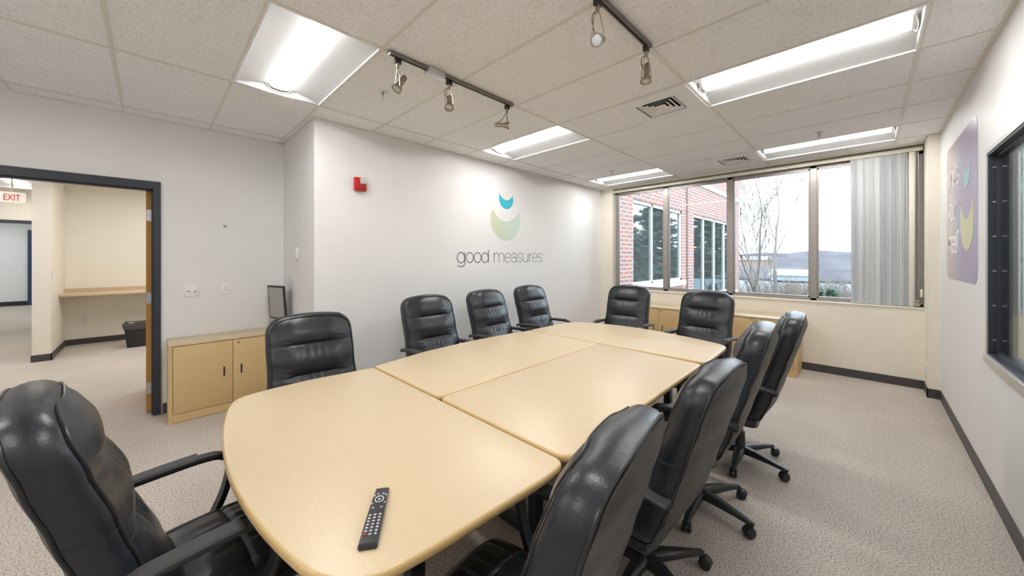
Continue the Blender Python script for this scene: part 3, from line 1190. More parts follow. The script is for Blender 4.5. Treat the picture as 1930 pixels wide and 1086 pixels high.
def spot(x, y, d, label, ln=.085, drop=.125):
    """track head: adapter, wire yoke, barrel with flared ring; d = beam direction"""
    r = empty('spotlight', (x, y, CEIL - .028), 0, label, 'spotlight', 'spotlights on the ceiling tracks')
    d = Vector(d).normalized()
    MB().box((-.012, -.022, -.030), (.012, .022, -.0004), .0015).obj('adapter', M['black'], r)
    MB().lathe([(0, -.030), (.012, -.030), (.010, -.058), (.006, -.062), (0, -.062)], n=14).obj('stem', M['chrome'], r)
    c = Vector((0, 0, -.062 - drop))
    s = d.cross(UV)
    s = s.normalized() if s.length > .1 else RV
    b = MB()
    for sg in (-1, 1):
        b.tube([Vector((0, 0, -.055)) + s * sg * .004, Vector((0, 0, -.085)) + s * sg * .016, c + UV * .045 + s * sg * .029, c + s * sg * .031], .0028, 8)
    b.obj('yoke', M['chrome'], r)
    b = MB().lathe([(0, -.105), (.013, -.105), (.0185, -.098), (.0185, -.028), (.022, -.020), (.032, .0), (.034, .012), (.034, .017), (.029, .017), (.026, .008), (0, .006)], c, d, 24)
    b.obj('barrel', M['chrome'], r)
    MB().lathe([(0, .007), (.027, .007), (.027, .013), (.012, .0165), (0, .017)], c, d, 24).obj('bulb_lens', M['lens_glass'], r)
    q = c - d * .105
    b = MB().tube(catmull([Vector((0, .006, -.045)), Vector((0, 0, -.075)) + s * .03 - d * .01, c * .5 + q * .5 + s * .025 + UV * .03, q + UV * .01, q + d * .01], 6, False), .0026, 8)
    b.obj('cable', M['black'], r)
    return r


def vdir(a, u, f):
    return RV * a + UV * u + FV * f


spot(-2.20, 1.145, vdir(-.35, -.85, -.35), 'nickel spotlight at the doorway end of the left track rail')
spot(-2.20, 1.555, vdir(.05, -.9, -.45), 'nickel spotlight just past the feed box of the left track rail')
spot(-2.20, 2.155, vdir(1, -.02, .1), 'nickel spotlight aimed sideways at the window end of the left track rail', drop=.11)
spot(-.975, 2.165, vdir(-.12, -.97, -.12), 'nickel spotlight hanging straight down at the end of the right track rail', drop=.14)
spot(-.975, 1.60, vdir(-.45, -.5, -.75), 'nickel spotlight with a round glass face on the right track rail', drop=.14)

# ------------------------------------------------------------------ maple storage cabinets


def cabinet(loc, rz, W_, D_, label, group):
    """origin at the floor, front centre; front faces -y, body behind"""
    H_ = .727
    r = empty('storage_cabinet', loc, rz, label, 'cabinet', group)
    m = M['maple_cab']
    b = MB()
    b.box((-W_ / 2, 0, 0), (-W_ / 2 + .028, D_, H_ - .026), .001).box((W_ / 2 - .028, 0, 0), (W_ / 2, D_, H_ - .026), .001)
    b.box((-W_ / 2 + .028, 0.002, .004), (W_ / 2 - .028, .02, .078)).box((-W_ / 2 + .028, D_ - .01, .0), (W_ / 2 - .028, D_, H_ - .026)).box((-W_ / 2 + .028, .02, .078), (W_ / 2 - .028, D_ - .01, .09))
    b.obj('body', m, r, smooth=False)
    MB().box((-W_ / 2 - .002, -.004, H_ - .025), (W_ / 2 + .002, D_, H_), .003).obj('top', M['maple'], r)
    for s in (-1, 1):
        xa, xb = (-W_ / 2 + .031, -.002) if s < 0 else (.002, W_ / 2 - .031)
        dr = MB().box((xa, .001, .082), (xb, .02, H_ - .030), .0015).obj('door', m, r)
        hx = s * .068
        MB().box((hx - .0065, -.0035, .355), (hx + .0065, .002, .445), .002).obj('handle', M['black'], dr)
        if s > 0:
            MB().lathe([(0, 0), (.008, 0), (.008, .004), (0, .004)], (.045, .001, H_ - .062), (0, -1, 0), 14).obj('lock', M['black'], dr)
    return r


cabinet((-4.485, .572, 0), pi / 2, .93, .367, 'light maple two-door cabinet beside the open doorway', 'maple storage cabinets')
cabinet((-2.38, 5.72, 0), 0, .95, .52, 'maple cabinet under the window behind the far left chair at the table end', 'maple storage cabinets')
cabinet((-1.105, 5.72, 0), 0, .955, .52, 'maple cabinet under the window behind the far right chair at the table end', 'maple storage cabinets')

# tilted display on the cabinet by the return wall
mo = empty('monitor', (-4.63, .945, .727), 0, 'small dark-framed monitor tilted back on the cabinet by the return wall', 'monitor')
bl_, br_ = Vector((-.10, -.015, .115)), Vector((.19, .075, .115))
xv = (br_ - bl_).normalized()
up_ = Vector((-.07, -.05, .36)).normalized()
up_ = (up_ - xv * up_.dot(xv)).normalized()
MM = frame_mtx(bl_, xv, up_)
MB().box((0, 0, -.018), (.305, .37, 0), .004, MM).obj('bezel', M['black'], mo)
MB().box((.02, .02, 0), (.285, .35, .0012), 0, MM).obj('screen', mat('screen_off', (.34, .33, .32), .2, spec=.8), mo, label='grey reflecting screen')
MB().box((.11, .05, -.04), (.19, .16, -.018), .004, MM).tube([MM @ Vector((.15, .08, -.03)), (.03, .06, .10), (.03, .055, .012)], .014, 10).obj('stand', M['black'], mo)
MB().prism(rounded([(-.08, -.03), (.14, -.03), (.14, .11), (-.08, .11)], .03), .0005, .014, .004).obj('base', M['black'], mo)

# ------------------------------------------------------------------ conference table in four modules
TH0, TH1 = .708, .74


def module(name_label, outline, legs, group='conference table sections'):
    cx = sum(p[0] for p in outline) / len(outline)
    cy = sum(p[1] for p in outline) / len(outline)
    r = empty('conference_table', (cx, cy, 0), 0, name_label, 'table', group)
    pts = [(p[0] - cx, p[1] - cy) for p in outline]
    A = sum(pts[i - 1][0] * pts[i][1] - pts[i][0] * pts[i - 1][1] for i in range(len(pts)))
    if A < 0:
        pts.reverse()
    for _ in range(2):
        n_p = len(pts)
        pts = [q for i in range(n_p) for q in (Vector(pts[i]) * .75 + Vector(pts[(i + 1) % n_p]) * .25, Vector(pts[i]) * .25 + Vector(pts[(i + 1) % n_p]) * .75)]
        pts = [p for i, p in enumerate(pts) if (p - pts[i - 1]).length > .0015]
    b = MB()
    b.use(M['maple_edge']).prism(pts, TH0, TH1, .012, 4)
    b.use(M['maple'])
    b.bm.faces.ensure_lookup_table()
    b.bm.normal_update()
    for f in b.bm.faces:
        if f.calc_center_median().z > TH1 - .0005:
            f.material_index = b.cur
    b.obj('tabletop', M['maple'], r, auto=50)
    for (lx, ly, along) in legs:
        x, y = lx - cx, ly - cy
        b = MB()
        b.box((x - .03, y - .03, .05), (x + .03, y + .03, TH0 - .03), .006)
        hx, hy = (.26, .035) if along == 'x' else (.035, .26)
        b.box((x - hx, y - hy, .012), (x + hx, y + hy, .05), .01)
        b.box((x - hx * .8, y - hy * .8, TH0 - .035), (x + hx * .8, y + hy * .8, TH0 - .001), .004)
        b.obj('leg', M['black'], r)
    return r


def smooth_outline(straight, arc, r0, r1):
    arc = catmull(arc, 7, False)
    P_ = list(straight) + [tuple(p) for p in arc]
    r_ = list(r0) + [0.0] * len(arc)
    r_[len(straight)], r_[-1] = r1, r1
    # corner points of the arc get a round nose
    return rounded(P_, r_, 8)


near = smooth_outline([(-.80, .95), (-.812, 1.108), (-2.475, 1.108), (-2.515, .72)],
                      [(-2.505, .50), (-2.475, .365), (-2.40, .298), (-2.19, .246), (-1.90, .207), (-1.60, .193), (-1.30, .211), (-1.05, .252), (-.93, .292), (-.855, .365), (-.825, .50), (-.812, .70)], [0, .055, .03, .3], 0)
module('near rounded end section of the maple conference table holding the remote', near, [(-2.15, .68, 'y'), (-1.18, .68, 'y')])
ml = rounded([(-1.686, 1.12), (-2.50, 1.12), (-2.60, 1.60), (-2.632, 2.1), (-2.60, 2.60), (-2.565, 2.858), (-1.722, 2.858)], [.05, .03, .5, .5, .4, .03, .03], 6)
module('middle table section on the logo-wall side of the seam', ml, [(-2.15, 1.45, 'x'), (-2.15, 2.5, 'x')])
mr_ = rounded([(-1.680, 1.12), (-.812, 1.12), (-.835, 1.9), (-.852, 2.828), (-1.716, 2.858)], [.05, .075, 0, .06, .03], 6)
module('middle table section on the side of the row of four chairs', mr_, [(-1.26, 1.45, 'x'), (-1.26, 2.5, 'x')])
far = smooth_outline([(-2.572, 3.2), (-2.575, 2.872), (-.838, 2.872), (-.848, 3.2)],
                     [(-.860, 3.42), (-.872, 3.53), (-.93, 3.60), (-1.06, 3.65), (-1.30, 3.72), (-1.6, 3.782), (-1.9, 3.80), (-2.2, 3.758), (-2.40, 3.69), (-2.50, 3.615), (-2.55, 3.50), (-2.565, 3.35)], [0, .03, .065, 0], 0)
module('far rounded end section of the conference table by the window chairs', far, [(-2.15, 3.22, 'y'), (-1.25, 3.22, 'y')])

# remote control
rc = empty('remote_control', (-1.035, .470, TH1), math.atan2(-.139, .203) + pi / 2, 'long black remote control lying on the near end of the table', 'remote control')
hl, hw = .122, .0255
rings = []
for k, (y, wf, z) in enumerate(((-hl, .96, .010), (-hl + .004, 1.0, .017), (-.04, 1.0, .019), (.06, .93, .017), (hl - .004, .84, .014), (hl, .80, .010))):
    ww = hw * wf
    rings.append([(-ww * .86, y, .0005), (-ww, y, z * .55), (-ww * .9, y, z * .93), (0, y, z), (ww * .9, y, z * .93), (ww, y, z * .55), (ww * .86, y, .0005)])
MB().rings(rings).obj('housing', mat('remote_black', (.03, .03, .035), .3), rc)
KM = mat('remote_key', (.55, .56, .60), .4)
for row in range(7):
    for colm in range(3):
        y = -.015 - row * .0125
        x = (-.014, 0, .014)[colm] + (.0 if colm else .0)
        hh = .0176
        red = (row == 6 and colm == 0)
        MB().box((x - .0035, y - .0025, hh - .002), (x + .0035, y + .0025, hh + .0026), .0008).obj('button', M['red'] if red else KM, rc)
ringp = [(.012 * cos(t), .055 + .014 * sin(t), .0185) for t in [2 * pi * k / 20 for k in range(21)]]
MB().tube(ringp, .002, 6, cap=False).obj('navigation_ring', KM, rc)
MB().lathe([(0, 0), (.004, 0), (.004, .002), (0, .002)], (0, .055, .0175), n=14).obj('button', KM, rc)
for x, y in ((-.017, .075), (.017, .075), (-.018, .038), (.018, .038), (-.008, .082), (.008, .082), (-.012, .018), (.012, .018)):
    MB().box((x - .003, y - .002, .015), (x + .003, y + .002, .0195), .0006).obj('button', KM, rc)

# ------------------------------------------------------------------ leather chair
BZ0, BZ1 = .415, 1.115


def rear_y(z):
    P = [(.40, -.125), (.47, -.172), (.56, -.212), (.68, -.250), (.82, -.293), (.96, -.336), (1.07, -.368), (1.15, -.392)]
    for (a, ya), (c, yc) in zip(P[:-1], P[1:]):
        if z <= c:
            t = max(0, (z - a) / (c - a))
            t = t * t * (3 - 2 * t) * .4 + t * .6
            return ya + (yc - ya) * t
    return P[-1][1]


def half_w(z):
    t = (z - BZ0) / (BZ1 - BZ0)
    wv = .274 - .016 * t - .006 * exp(-((t - .50) / .13) ** 2)
    r = .098
    if z > BZ1 - r:
        q = (z - (BZ1 - r)) / r
        wv = wv - r + r * sqrt(max(0, 1 - q * q))
    r = .09
    if z < BZ0 + r:
        q = ((BZ0 + r) - z) / r
        wv = wv - r + r * sqrt(max(0, 1 - q * q))
    return wv


G1, G2 = .948, .742      # tufting grooves


def back_front(u, z, seed=0):
    """front surface of the backrest: puffs between two deep horizontal tucks, pleats at the centre"""
    t = (z - BZ0) / (BZ1 - BZ0)
    base = rear_y(z) + .114 - .012 * max(0, t - .75) / .25
    edge = 1 - abs(u) ** 3.0
    top = 1 - max(0, (t - .86) / .14) ** 2
    bot = 1 - max(0, (.10 - t) / .10) ** 2
    cen = 1 / (1 + exp((abs(u) - .62) * 16))
    puff = .0
    segs = ((BZ0, G2), (G2, G1), (G1, BZ1))
    for a, c in segs:
        if a <= z <= c:
            s = (z - a) / (c - a)
            puff = sin(pi * s) ** .55
            if c == BZ1 and s > .5:
                puff = max(puff, .92)
            if a == BZ0 and s < .5:
                puff = max(puff, .9)
    d = .034 * edge * top * bot + (.030 * cen + .004) * (puff - .55)
    # pleats radiate from the tucks near the centre
    ple = 0
    for g in (G1, G2):
        dz = z - g
        ple += sin(u * 34 + (1.1 if g == G2 else 0)) * exp(-(u / .30) ** 2) * exp(-((dz + (.06 if g == G1 else .05)) / .055) ** 2)
        # gathers at the ends of each tuck
        ple += .7 * sin(dz * 190) * exp(-((abs(u) - .66) / .10) ** 2) * exp(-(dz / .045) ** 2)
    return base + d + .0055 * ple


def grid(b, F, nu, nv_):
    V = [[b.bm.verts.new(F(i / nu, j / nv_)) for i in range(nu + 1)] for j in range(nv_ + 1)]
    for j in range(nv_):
        for i in range(nu):
            b.face([V[j][i], V[j][i + 1], V[j + 1][i + 1], V[j + 1][i]])
    return V


def vz(t):
    """denser sampling near the rounded ends"""
    t = .5 - .5 * cos(pi * t)
    return t


def make_chair():
    r = empty('office_chair')
    lea, lb = M['leather'], M['leather_back']
    NU, NV = 40, 84
    arch = .012

    def F(s, t):
        u = -1 + 2 * s
        u = math.copysign(abs(u) ** .85, u)
        z = BZ0 + (BZ1 - BZ0) * (t * .55 + vz(t) * .45)
        return Vector((u * half_w(z), back_front(u, z), z + arch * (1 - u * u) * max(0, t - .8) / .2))

    def Rr(s, t):
        u = -1 + 2 * s
        z = BZ0 + (BZ1 - BZ0) * (t * .55 + vz(t) * .45)
        crown = .028 * (1 - abs(u) ** 2.5) * min(1, 6 * t) * min(1, (1 - t) * 9)
        return Vector((u * half_w(z) * 1.0, rear_y(z) - crown + .004, z + arch * (1 - u * u) * max(0, t - .8) / .2))

    b = MB()
    Vf = grid(b, F, NU, NV)
    bound = [Vf[0][i] for i in range(NU + 1)] + [Vf[j][NU] for j in range(1, NV + 1)] + [Vf[NV][i] for i in range(NU - 1, -1, -1)] + [Vf[j][0] for j in range(NV - 1, 0, -1)]
    cen = Vector((0, 0, .80))
    front = [v.co.copy() for v in bound]
    loops = [bound]
    rear = []
    for p in front:
        rear.append(Vector((p.x, rear_y(p.z) + .010, p.z)))
    tang = []
    n = len(front)
    for k in range(n):
        d = front[(k + 1) % n] - front[k - 1]
        tv = Vector((d.x, 0, d.z))
        nn = Vector((tv.z, 0, -tv.x))
        nn = nn.normalized() if nn.length > 1e-6 else Vector((front[k].x, 0, 0)).normalized()
        if nn.dot(Vector((front[k].x, 0, front[k].z - .8))) < 0:
            nn = -nn
        tang.append(nn)
    for w_, o_ in ((.10, .010), (.3, .019), (.55, .021), (.8, .016), (1.0, .006)):
        loops.append([b.bm.verts.new(front[k].lerp(rear[k], w_) + tang[k] * o_) for k in range(n)])
    for A, B in zip(loops[:-1], loops[1:]):
        for k in range(n):
            b.face([A[k], A[(k + 1) % n], B[(k + 1) % n], B[k]])
    bk = b.obj('backrest', lea, r)
    # front and rear seams
    step = 2
    pts = [front[k] + tang[k] * .004 + Vector((0, .002, 0)) for k in range(0, n, step)]
    MB().tube(pts + [pts[0]], .0032, 6, cap=False).obj('front_piping', M['piping'], bk)
    pts = [rear[k] + tang[k] * .0075 for k in range(0, n, step)]
    MB().tube(pts + [pts[0]], .005, 6, cap=False).obj('rear_piping', M['piping'], bk)
    # band seams on the sides, at the lower third
    for sx in (-1, 1):
        best = min(range(n), key=lambda k: abs(front[k].z - .80) + (0 if front[k].x * sx > 0 else 9))
        q = [front[best].lerp(rear[best], w_) + tang[best] * (o_ + .0005) for w_, o_ in ((.02, .004), (.10, .010), (.3, .019), (.55, .021), (.8, .016), (.98, .008))]
        MB().tube(q, .0014, 5).obj('side_seam', M['piping'], bk)
    for g in (G1, G2):
        for sx in (-1, 1):
            MB().tube([Vector((u * half_w(g), back_front(u, g) + .0006, g)) for u in [sx * (.60 + .39 * q / 10) for q in range(11)]], .0013, 5).obj('tuck_seam', M['piping'], bk)
    b = MB()
    Vr = grid(b, Rr, 24, 48)
    bo = [Vr[0][i] for i in range(25)] + [Vr[j][24] for j in range(1, 49)] + [Vr[48][i] for i in range(23, -1, -1)] + [Vr[j][0] for j in range(47, 0, -1)]
    inner = [b.bm.verts.new(v.co + Vector((0, .012, 0))) for v in bo]
    for k in range(len(bo)):
        b.face([bo[k], bo[(k + 1) % len(bo)], inner[(k + 1) % len(bo)], inner[k]])
    b.obj('back_shell', lb, r)

    # seat cushion
    def seat_pt(s, t, top):
        u, v = -1 + 2 * s, -1 + 2 * t
        hx, hy = .265, .235
        # squircle mapping
        x = hx * u * sqrt(max(0, 1 - v * v * .5 * .30))
        y = hy * v * sqrt(max(0, 1 - u * u * .5 * .30)) + .100
        e = (1 - abs(u) ** 5) * (1 - abs(v) ** 5)
        if top:
            z = .425 + .055 * e ** .6 + .012 * (1 - u * u) * (1 - v * v)
            z -= .05 * max(0, v - .72) / .28 * .5
            # stitched lines and gathers
            z -= .010 * exp(-((v - .18) / .035) ** 2) * (1 - abs(u) ** 6)
            z -= .008 * exp(-((abs(u) - .72) / .03) ** 2) * (1 - abs(v) ** 6)
            z += .0075 * sin(u * 30) * exp(-((v - .42) / .22) ** 2) * exp(-(u / .45) ** 2)
            z += .006 * sin(u * 26 + 1) * exp(-((v + .1) / .18) ** 2) * exp(-(u / .4) ** 2)
        else:
            z = .372
        return Vector((x, y, z))
    b = MB()
    nu = 44
    Vt = grid(b, lambda s, t: seat_pt(s, t, True), nu, nu)
    bo = [Vt[0][i] for i in range(nu + 1)] + [Vt[j][nu] for j in range(1, nu + 1)] + [Vt[nu][i] for i in range(nu - 1, -1, -1)] + [Vt[j][0] for j in range(nu - 1, 0, -1)]
    P = [v.co.copy() for v in bo]
    c0 = Vector((0, .100, 0))
    prev = bo
    for dz, o_ in ((-.012, .014), (-.03, .017), (-.05, .006)):
        cur = []
        for p in P:
            d = Vector((p.x, p.y - c0.y, 0)).normalized()
            cur.append(b.bm.verts.new((p.x + d.x * o_, p.y + d.y * o_, p.z + dz)))
        for k in range(len(P)):
            b.face([prev[k], prev[(k + 1) % len(P)], cur[(k + 1) % len(P)], cur[k]])
        prev = cur
    b.face(prev)
    st = b.obj('seat', lea, r)
    pts = []
    for p in P[::2]:
        d = Vector((p.x, p.y - c0.y, 0)).normalized()
        pts.append(Vector((p.x + d.x * .012, p.y + d.y * .012, p.z - .006)))
    MB().tube(pts + [pts[0]], .0035, 6, cap=False).obj('seat_piping', M['piping'], st)
    MB().prism(rounded([(-.22, -.13), (.22, -.13), (.22, .30), (-.22, .30)], .06), .352, .374, .006).obj('seat_pan', M['black'], r)
    # arms: open loop bent down at the front, with a pad
    for s in (-1, 1):
        x = s * .300
        path = catmull([(x, -.245, .640), (x, -.19, .655), (x, -.05, .662), (x, .10, .664), (x, .165, .648), (x, .192, .600), (x, .175, .50), (x * .97, .130, .405), (x * .85, .085, .362), (x * .55, .06, .352)], 6, False)
        prof = [(-.022, -.011), (-.026, 0), (-.022, .011), (.022, .011), (.026, 0), (.022, -.011)]
        arm = MB().sweep(path, prof).obj('armrest', M['black'], r)
        pp = catmull([(x, -.235, .652), (x, -.12, .664), (x, 0, .670), (x, .085, .671)], 5, False)
        MB().sweep(pp, [(-.029, -.004), (-.031, .005), (-.025, .013), (.025, .013), (.031, .005), (.029, -.004)]).obj('arm_pad', tex_pad, arm)
    # back bracket, mechanism, column
    MB().sweep([Vector((0, -.02, .345)), Vector((0, -.09, .345)), Vector((0, -.125, .362)), Vector((0, -.135, .42))], [(-.035, -.006), (-.035, .006), (.035, .006), (.035, -.006)]).obj('back_bracket', M['black'], r)
    b = MB().box((-.085, -.10, .305), (.085, .12, .352), .012)
    b.tube([(.085, .03, .33), (.20, .03, .33), (.235, .03, .325)], [.006, .006, .010], 8)
    b.obj('tilt_mechanism', M['black'], r)
    MB().lathe([(0, .31), (.018, .31), (.018, .22), (.030, .22), (.032, .10), (.045, .085), (.045, .062), (0, .062)]).obj('gas_column', M['black'], r)
    # five-star base
    for k in range(5):
        a = radians(90 + 72 * k + 18)
        d = Vector((cos(a), sin(a), 0))
        s = Vector((-sin(a), cos(a), 0))
        rings = []
        for q, hw_, zt_, zb_ in ((.02, .034, .112, .068), (.10, .030, .108, .070), (.20, .022, .094, .068), (.285, .016, .080, .062), (.305, .012, .076, .062)):
            c = d * q
            rings.append([c + s * -hw_ + UV * zb_, c + s * -hw_ + UV * (zt_ - .010), c + s * -hw_ * .6 + UV * zt_, c + s * hw_ * .6 + UV * zt_, c + s * hw_ + UV * (zt_ - .010), c + s * hw_ + UV * zb_])
        lg_ = MB().rings(rings).obj('leg', M['black'], r)
        c = d * .295
        sw = radians(35 + 61 * k)
        ax = Vector((cos(a + sw), sin(a + sw), 0))
        tr = Vector((-ax.y, ax.x, 0))
        hub = c + tr * .018 + UV * .0275
        b = MB().cyl(c + UV * .045, c + UV * .066, .008, 12)
        for sg in (-1, 1):
            b.lathe([(0, -.009), (.022, -.009), (.0265, -.006), (.0265, .006), (.022, .009), (0, .009)], hub + ax * sg * .0145, ax, 20)
        # hood
        rings = []
        for q in range(7):
            t = pi * .05 + pi * .75 * q / 6
            dd = tr * cos(t) + UV * sin(t)
            rings.append([hub + dd * rr_ + ax * ss for rr_, ss in ((.0275, -.020), (.031, -.018), (.031, .018), (.0275, .020))])
        b.rings(rings)
        b.obj('caster', M['black'], lg_)
    return r


tex_pad = tex_noise(mat('arm_pad_foam', (.045, .045, .047), .6), 200, (.04, .04, .042), (.055, .055, .057), bump=.3, dist=.001)
CH0 = make_chair()
HTS = []
CHAIRS = [   # x, y, height offset of the gas lift, facing angle, label
    (-1.69, .085, -.003, 6, 'black leather chair at the near rounded end of the table, seen from its side'),
    (-2.618, .813, -.040, -93, 'black leather chair in front of the maple cabinet beside the doorway'),
    (-2.886, 1.982, -.009, -90, 'black leather chair along the logo wall, closest to the fire alarm'),
    (-2.933, 2.833, -.007, -86, 'black leather chair along the logo wall, the middle one of three'),
    (-2.995, 3.670, -.004, -89, 'black leather chair along the logo wall, closest to the window'),
    (-2.262, 4.284, .001, 187, 'black leather chair at the window end of the table, next to the logo wall'),
    (-1.333, 4.245, -.017, 177, 'black leather chair at the window end of the table, near its outer corner'),
    (-.674, 3.110, -.009, 94, 'black leather chair closest to the window in the row of four'),
    (-.730, 2.360, .005, 95, 'black leather chair second from the window in the row of four'),
    (-.755, 1.665, -.070, 89, 'black leather chair second from the camera in the row of four'),
    (-.750, .775, -.050, 99, 'black leather chair closest to the camera in the row of four'),
]
for n_, (x, y, dz, a, lb) in enumerate(CHAIRS):
    o = CH0 if n_ == 0 else copy_tree(CH0)
    o.location = (x, y, 0)
    o.rotation_euler = (0, 0, radians(a))
    tagit(o, lb, 'chair', 'black leather chairs around the conference table')
    HTS.append((o, dz))
for o, dz in HTS:
    for ch in o.children:
        if not ch.name.startswith(('leg', 'gas_column')):
            ch.location.z = dz

# ------------------------------------------------------------------ outside
GZ = -4.2
gm_ = tex_noise(mat('winter_ground', (.4, .36, .3), .95, spec=.0), .25, (.06, .052, .05), (.10, .095, .09), detail=5)
b = MB().box((-260, 6.7, GZ - .5), (260, 46, GZ)).box((-260, 46, GZ - .9), (260, 75, GZ - .4)).box((-260, 118, GZ - .5), (260, 330, GZ))
b.box((-260, -40, GZ - .5), (260, 6.7, GZ - .05))
struct('ground', b, gm_)
b = MB().box((-260, 70, GZ - 1.0), (260, 120, GZ - .45))
struct('lake', b, mat('icy_water', (.10, .15, .165), .6, spec=.15))
# wooded hills
hm = tex_noise(mat('bare_wooded_hill', (.32, .29, .29), 1.0, spec=.0), .08, (.085, .08, .087), (.125, .118, .125), detail=8)
rnd = random.Random(11)
for nm, y, base, h in (('hill', 330, GZ, 17), ('hill', 190, GZ, 7), ('hill', 124, GZ, 2.6)):
    rings = []
    for k in range(90):
        x = -330 + k * 7.5
        hh = h * (.72 + .2 * sin(x * .013 + h) + .12 * sin(x * .041 + 2) + .05 * sin(x * .17)) + rnd.uniform(-.3, .3)
        rings.append([(x, y, base - 1), (x, y + 12, base + hh * .8), (x, y + 26, base + hh), (x, y + 60, base - 1)])
    b = MB().rings(rings)
    struct(nm, b, hm)


def bare_tree(name, x, y, H_, seed, label, lean=(0, 0), spread=.42, depth=5, trunk=.09):
    rn = random.Random(seed)
    b_ = MB()
    tips = []

    def br(p, d, ln, rad, lev):
        n = 4
        pts = [p]
        q = p.copy()
        dd = d.copy()
        for i in range(n):
            dd = (dd + Vector((rn.uniform(-1, 1), rn.uniform(-1, 1), rn.uniform(-.2, .6))) * .13).normalized()
            q = q + dd * (ln / n)
            pts.append(q.copy())
        rs_ = [max(.010, rad * (1 - .45 * i / n)) for i in range(n + 1)]
        b_.tube(pts, rs_, 5 if lev > 1 else 8)
        if lev >= depth:
            return
        for c in range(3 if lev < 2 else rn.choice((2, 3, 3))):
            k = n if c == 0 else rn.randint(1, n)
            a = rn.uniform(0, 2 * pi)
            side = Vector((cos(a), sin(a), 0))
            nd = (dd * (1 - spread * (0.35 if c == 0 else 1)) + side * spread * (0.4 if c == 0 else 1) + Vector((0, 0, .12))).normalized()
            br(pts[k], nd, ln * rn.uniform(.60, .80), rs_[k] * (.8 if c == 0 else .55), lev + 1)
    br(Vector((0, 0, 0)), Vector((lean[0], lean[1], 1)).normalized(), H_ * .34, trunk, 0)
    o = b_.obj(name, bark, None)
    o.location = (x, y, GZ - .02)
    return tagit(o, label, 'tree', 'bare winter trees outside the window')


bark = mat('grey_bark', (.23, .20, .18), .9)
bare_tree('bare_tree', -3.55, 24.5, 15.0, 4, 'slender bare tree outside, the taller one standing alone in the third pane', (.10, 0), .34, 6, .16)
bare_tree('bare_tree', -5.15, 25.5, 15.2, 9, 'bare branching tree outside, right beside the brick corner', (.03, 0), .40, 5, .14)
bare_tree('bare_tree', -5.5, 29.5, 14.6, 21, 'bare tree outside between the brick corner and the slender tree', (.02, 0), .40, 5, .13)


def shrubs(name, spots, m, label, cat, seed, kind):
    rn = random.Random(seed)
    b_ = MB()
    for (x, y, h, wd, n) in spots:
        for k in range(n):
            a = rn.uniform(0, 2 * pi)
            d = Vector((cos(a) * rn.uniform(.1, .5), sin(a) * rn.uniform(.1, .5), 1)).normalized()
            p = Vector((x + rn.uniform(-wd, wd), y + rn.uniform(-wd * .4, wd * .4), GZ))
            l_ = h * rn.uniform(.6, 1)
            mid = p + d * l_ * .5 + Vector((rn.uniform(-.1, .1), rn.uniform(-.1, .1), 0))
            b_.tube([p, mid, p + d * l_ + Vector((rn.uniform(-.2, .2), rn.uniform(-.2, .2), 0))], [.03, .02, .01], 4, cap=False)
            for q in range(3):
                s_ = mid + d * l_ * rn.uniform(-.1, .4)
                b_.tube([s_, s_ + Vector((rn.uniform(-.5, .5), rn.uniform(-.3, .3), rn.uniform(.2, .6)))], [.014, .008], 3, cap=False)
    o = b_.obj(name, m, None)
    tagit(o, label, cat)
    o['kind'] = 'stuff'
    return o


shrubs('undergrowth', [(-6.2 + k * .62 + (k % 3) * .2, 31 + (k * 7 % 5), 4.5, .8, 110) for k in range(10)], mat('twig', (.22, .18, .155), .95), 'tangle of bare pale brushwood along the slope below the window', 'undergrowth', 5, 'stuff')


def pine(x, y, H_, seed, label, name='pine_tree', group='pine trees mirrored in the brick building windows', ls=1.0, n=260):
    rn = random.Random(seed)
    r = empty(name, (x, y, GZ), 0, label, 'tree', group)
    MB().tube([(0, 0, 0), (.1, 0, H_ * .5), (0, .1, H_)], [.28, .18, .04], 8).obj('trunk', bark, r)
    b_ = MB()
    for k in range(n):
        z = H_ * (.25 + .75 * k / n)
        a = rn.uniform(0, 2 * pi)
        l_ = (1.05 - k / n) * H_ * .26 * rn.uniform(.6, 1.1) + .3 * ls
        c = Vector((cos(a), sin(a), 0)) * l_ + Vector((0, 0, z + l_ * .12))
        for q in range(5):
            f = .35 + .65 * q / 4
            p = Vector((0, 0, z)).lerp(c, f)
            w_ = .55 * ls * (1.2 - f * .5)
            th = rn.uniform(0, pi)
            vs_ = [b_.bm.verts.new(p + Vector((cos(th + t) * w_, sin(th + t) * w_, rn.uniform(-.15, .25) * ls))) for t in (0, 2.1, 4.2)]
            ap = b_.bm.verts.new(p + Vector((0, 0, .3 * ls)))
            b_.face([vs_[0], vs_[1], ap]); b_.face([vs_[1], vs_[2], ap]); b_.face([vs_[2], vs_[0], ap]); b_.face(vs_)
    b_.obj('foliage', needle, r, smooth=False)


needle = mat('pine_needles', (.05, .085, .05), .8)
pine(3.2, 21, 10.8, 1, 'dark pine mirrored at the left edge of the nearer brick building window')
pine(8.8, 29, 12.5, 2, 'dark pine mirrored in the right half of the nearer brick building window')
pine(6.6, 36, 13.0, 3, 'dark pine mirrored at the left edge of the further brick building window')
pine(4.6, 44, 13.5, 4, 'dark pine mirrored in the middle of the further brick building window')
pine(3.4, 53, 14.5, 5, 'dark pine mirrored at the right end of the further brick building window')
pine(-1.35, 26, 4.0, 6, 'small evergreen outside, low in the fourth pane beside the blind', 'young_evergreen', 'small evergreens outside the fourth pane', .35, 200)
pine(-2.15, 28.5, 3.9, 7, 'small evergreen outside, low in the fourth pane beside the mullion', 'young_evergreen', 'small evergreens outside the fourth pane', .35, 200)

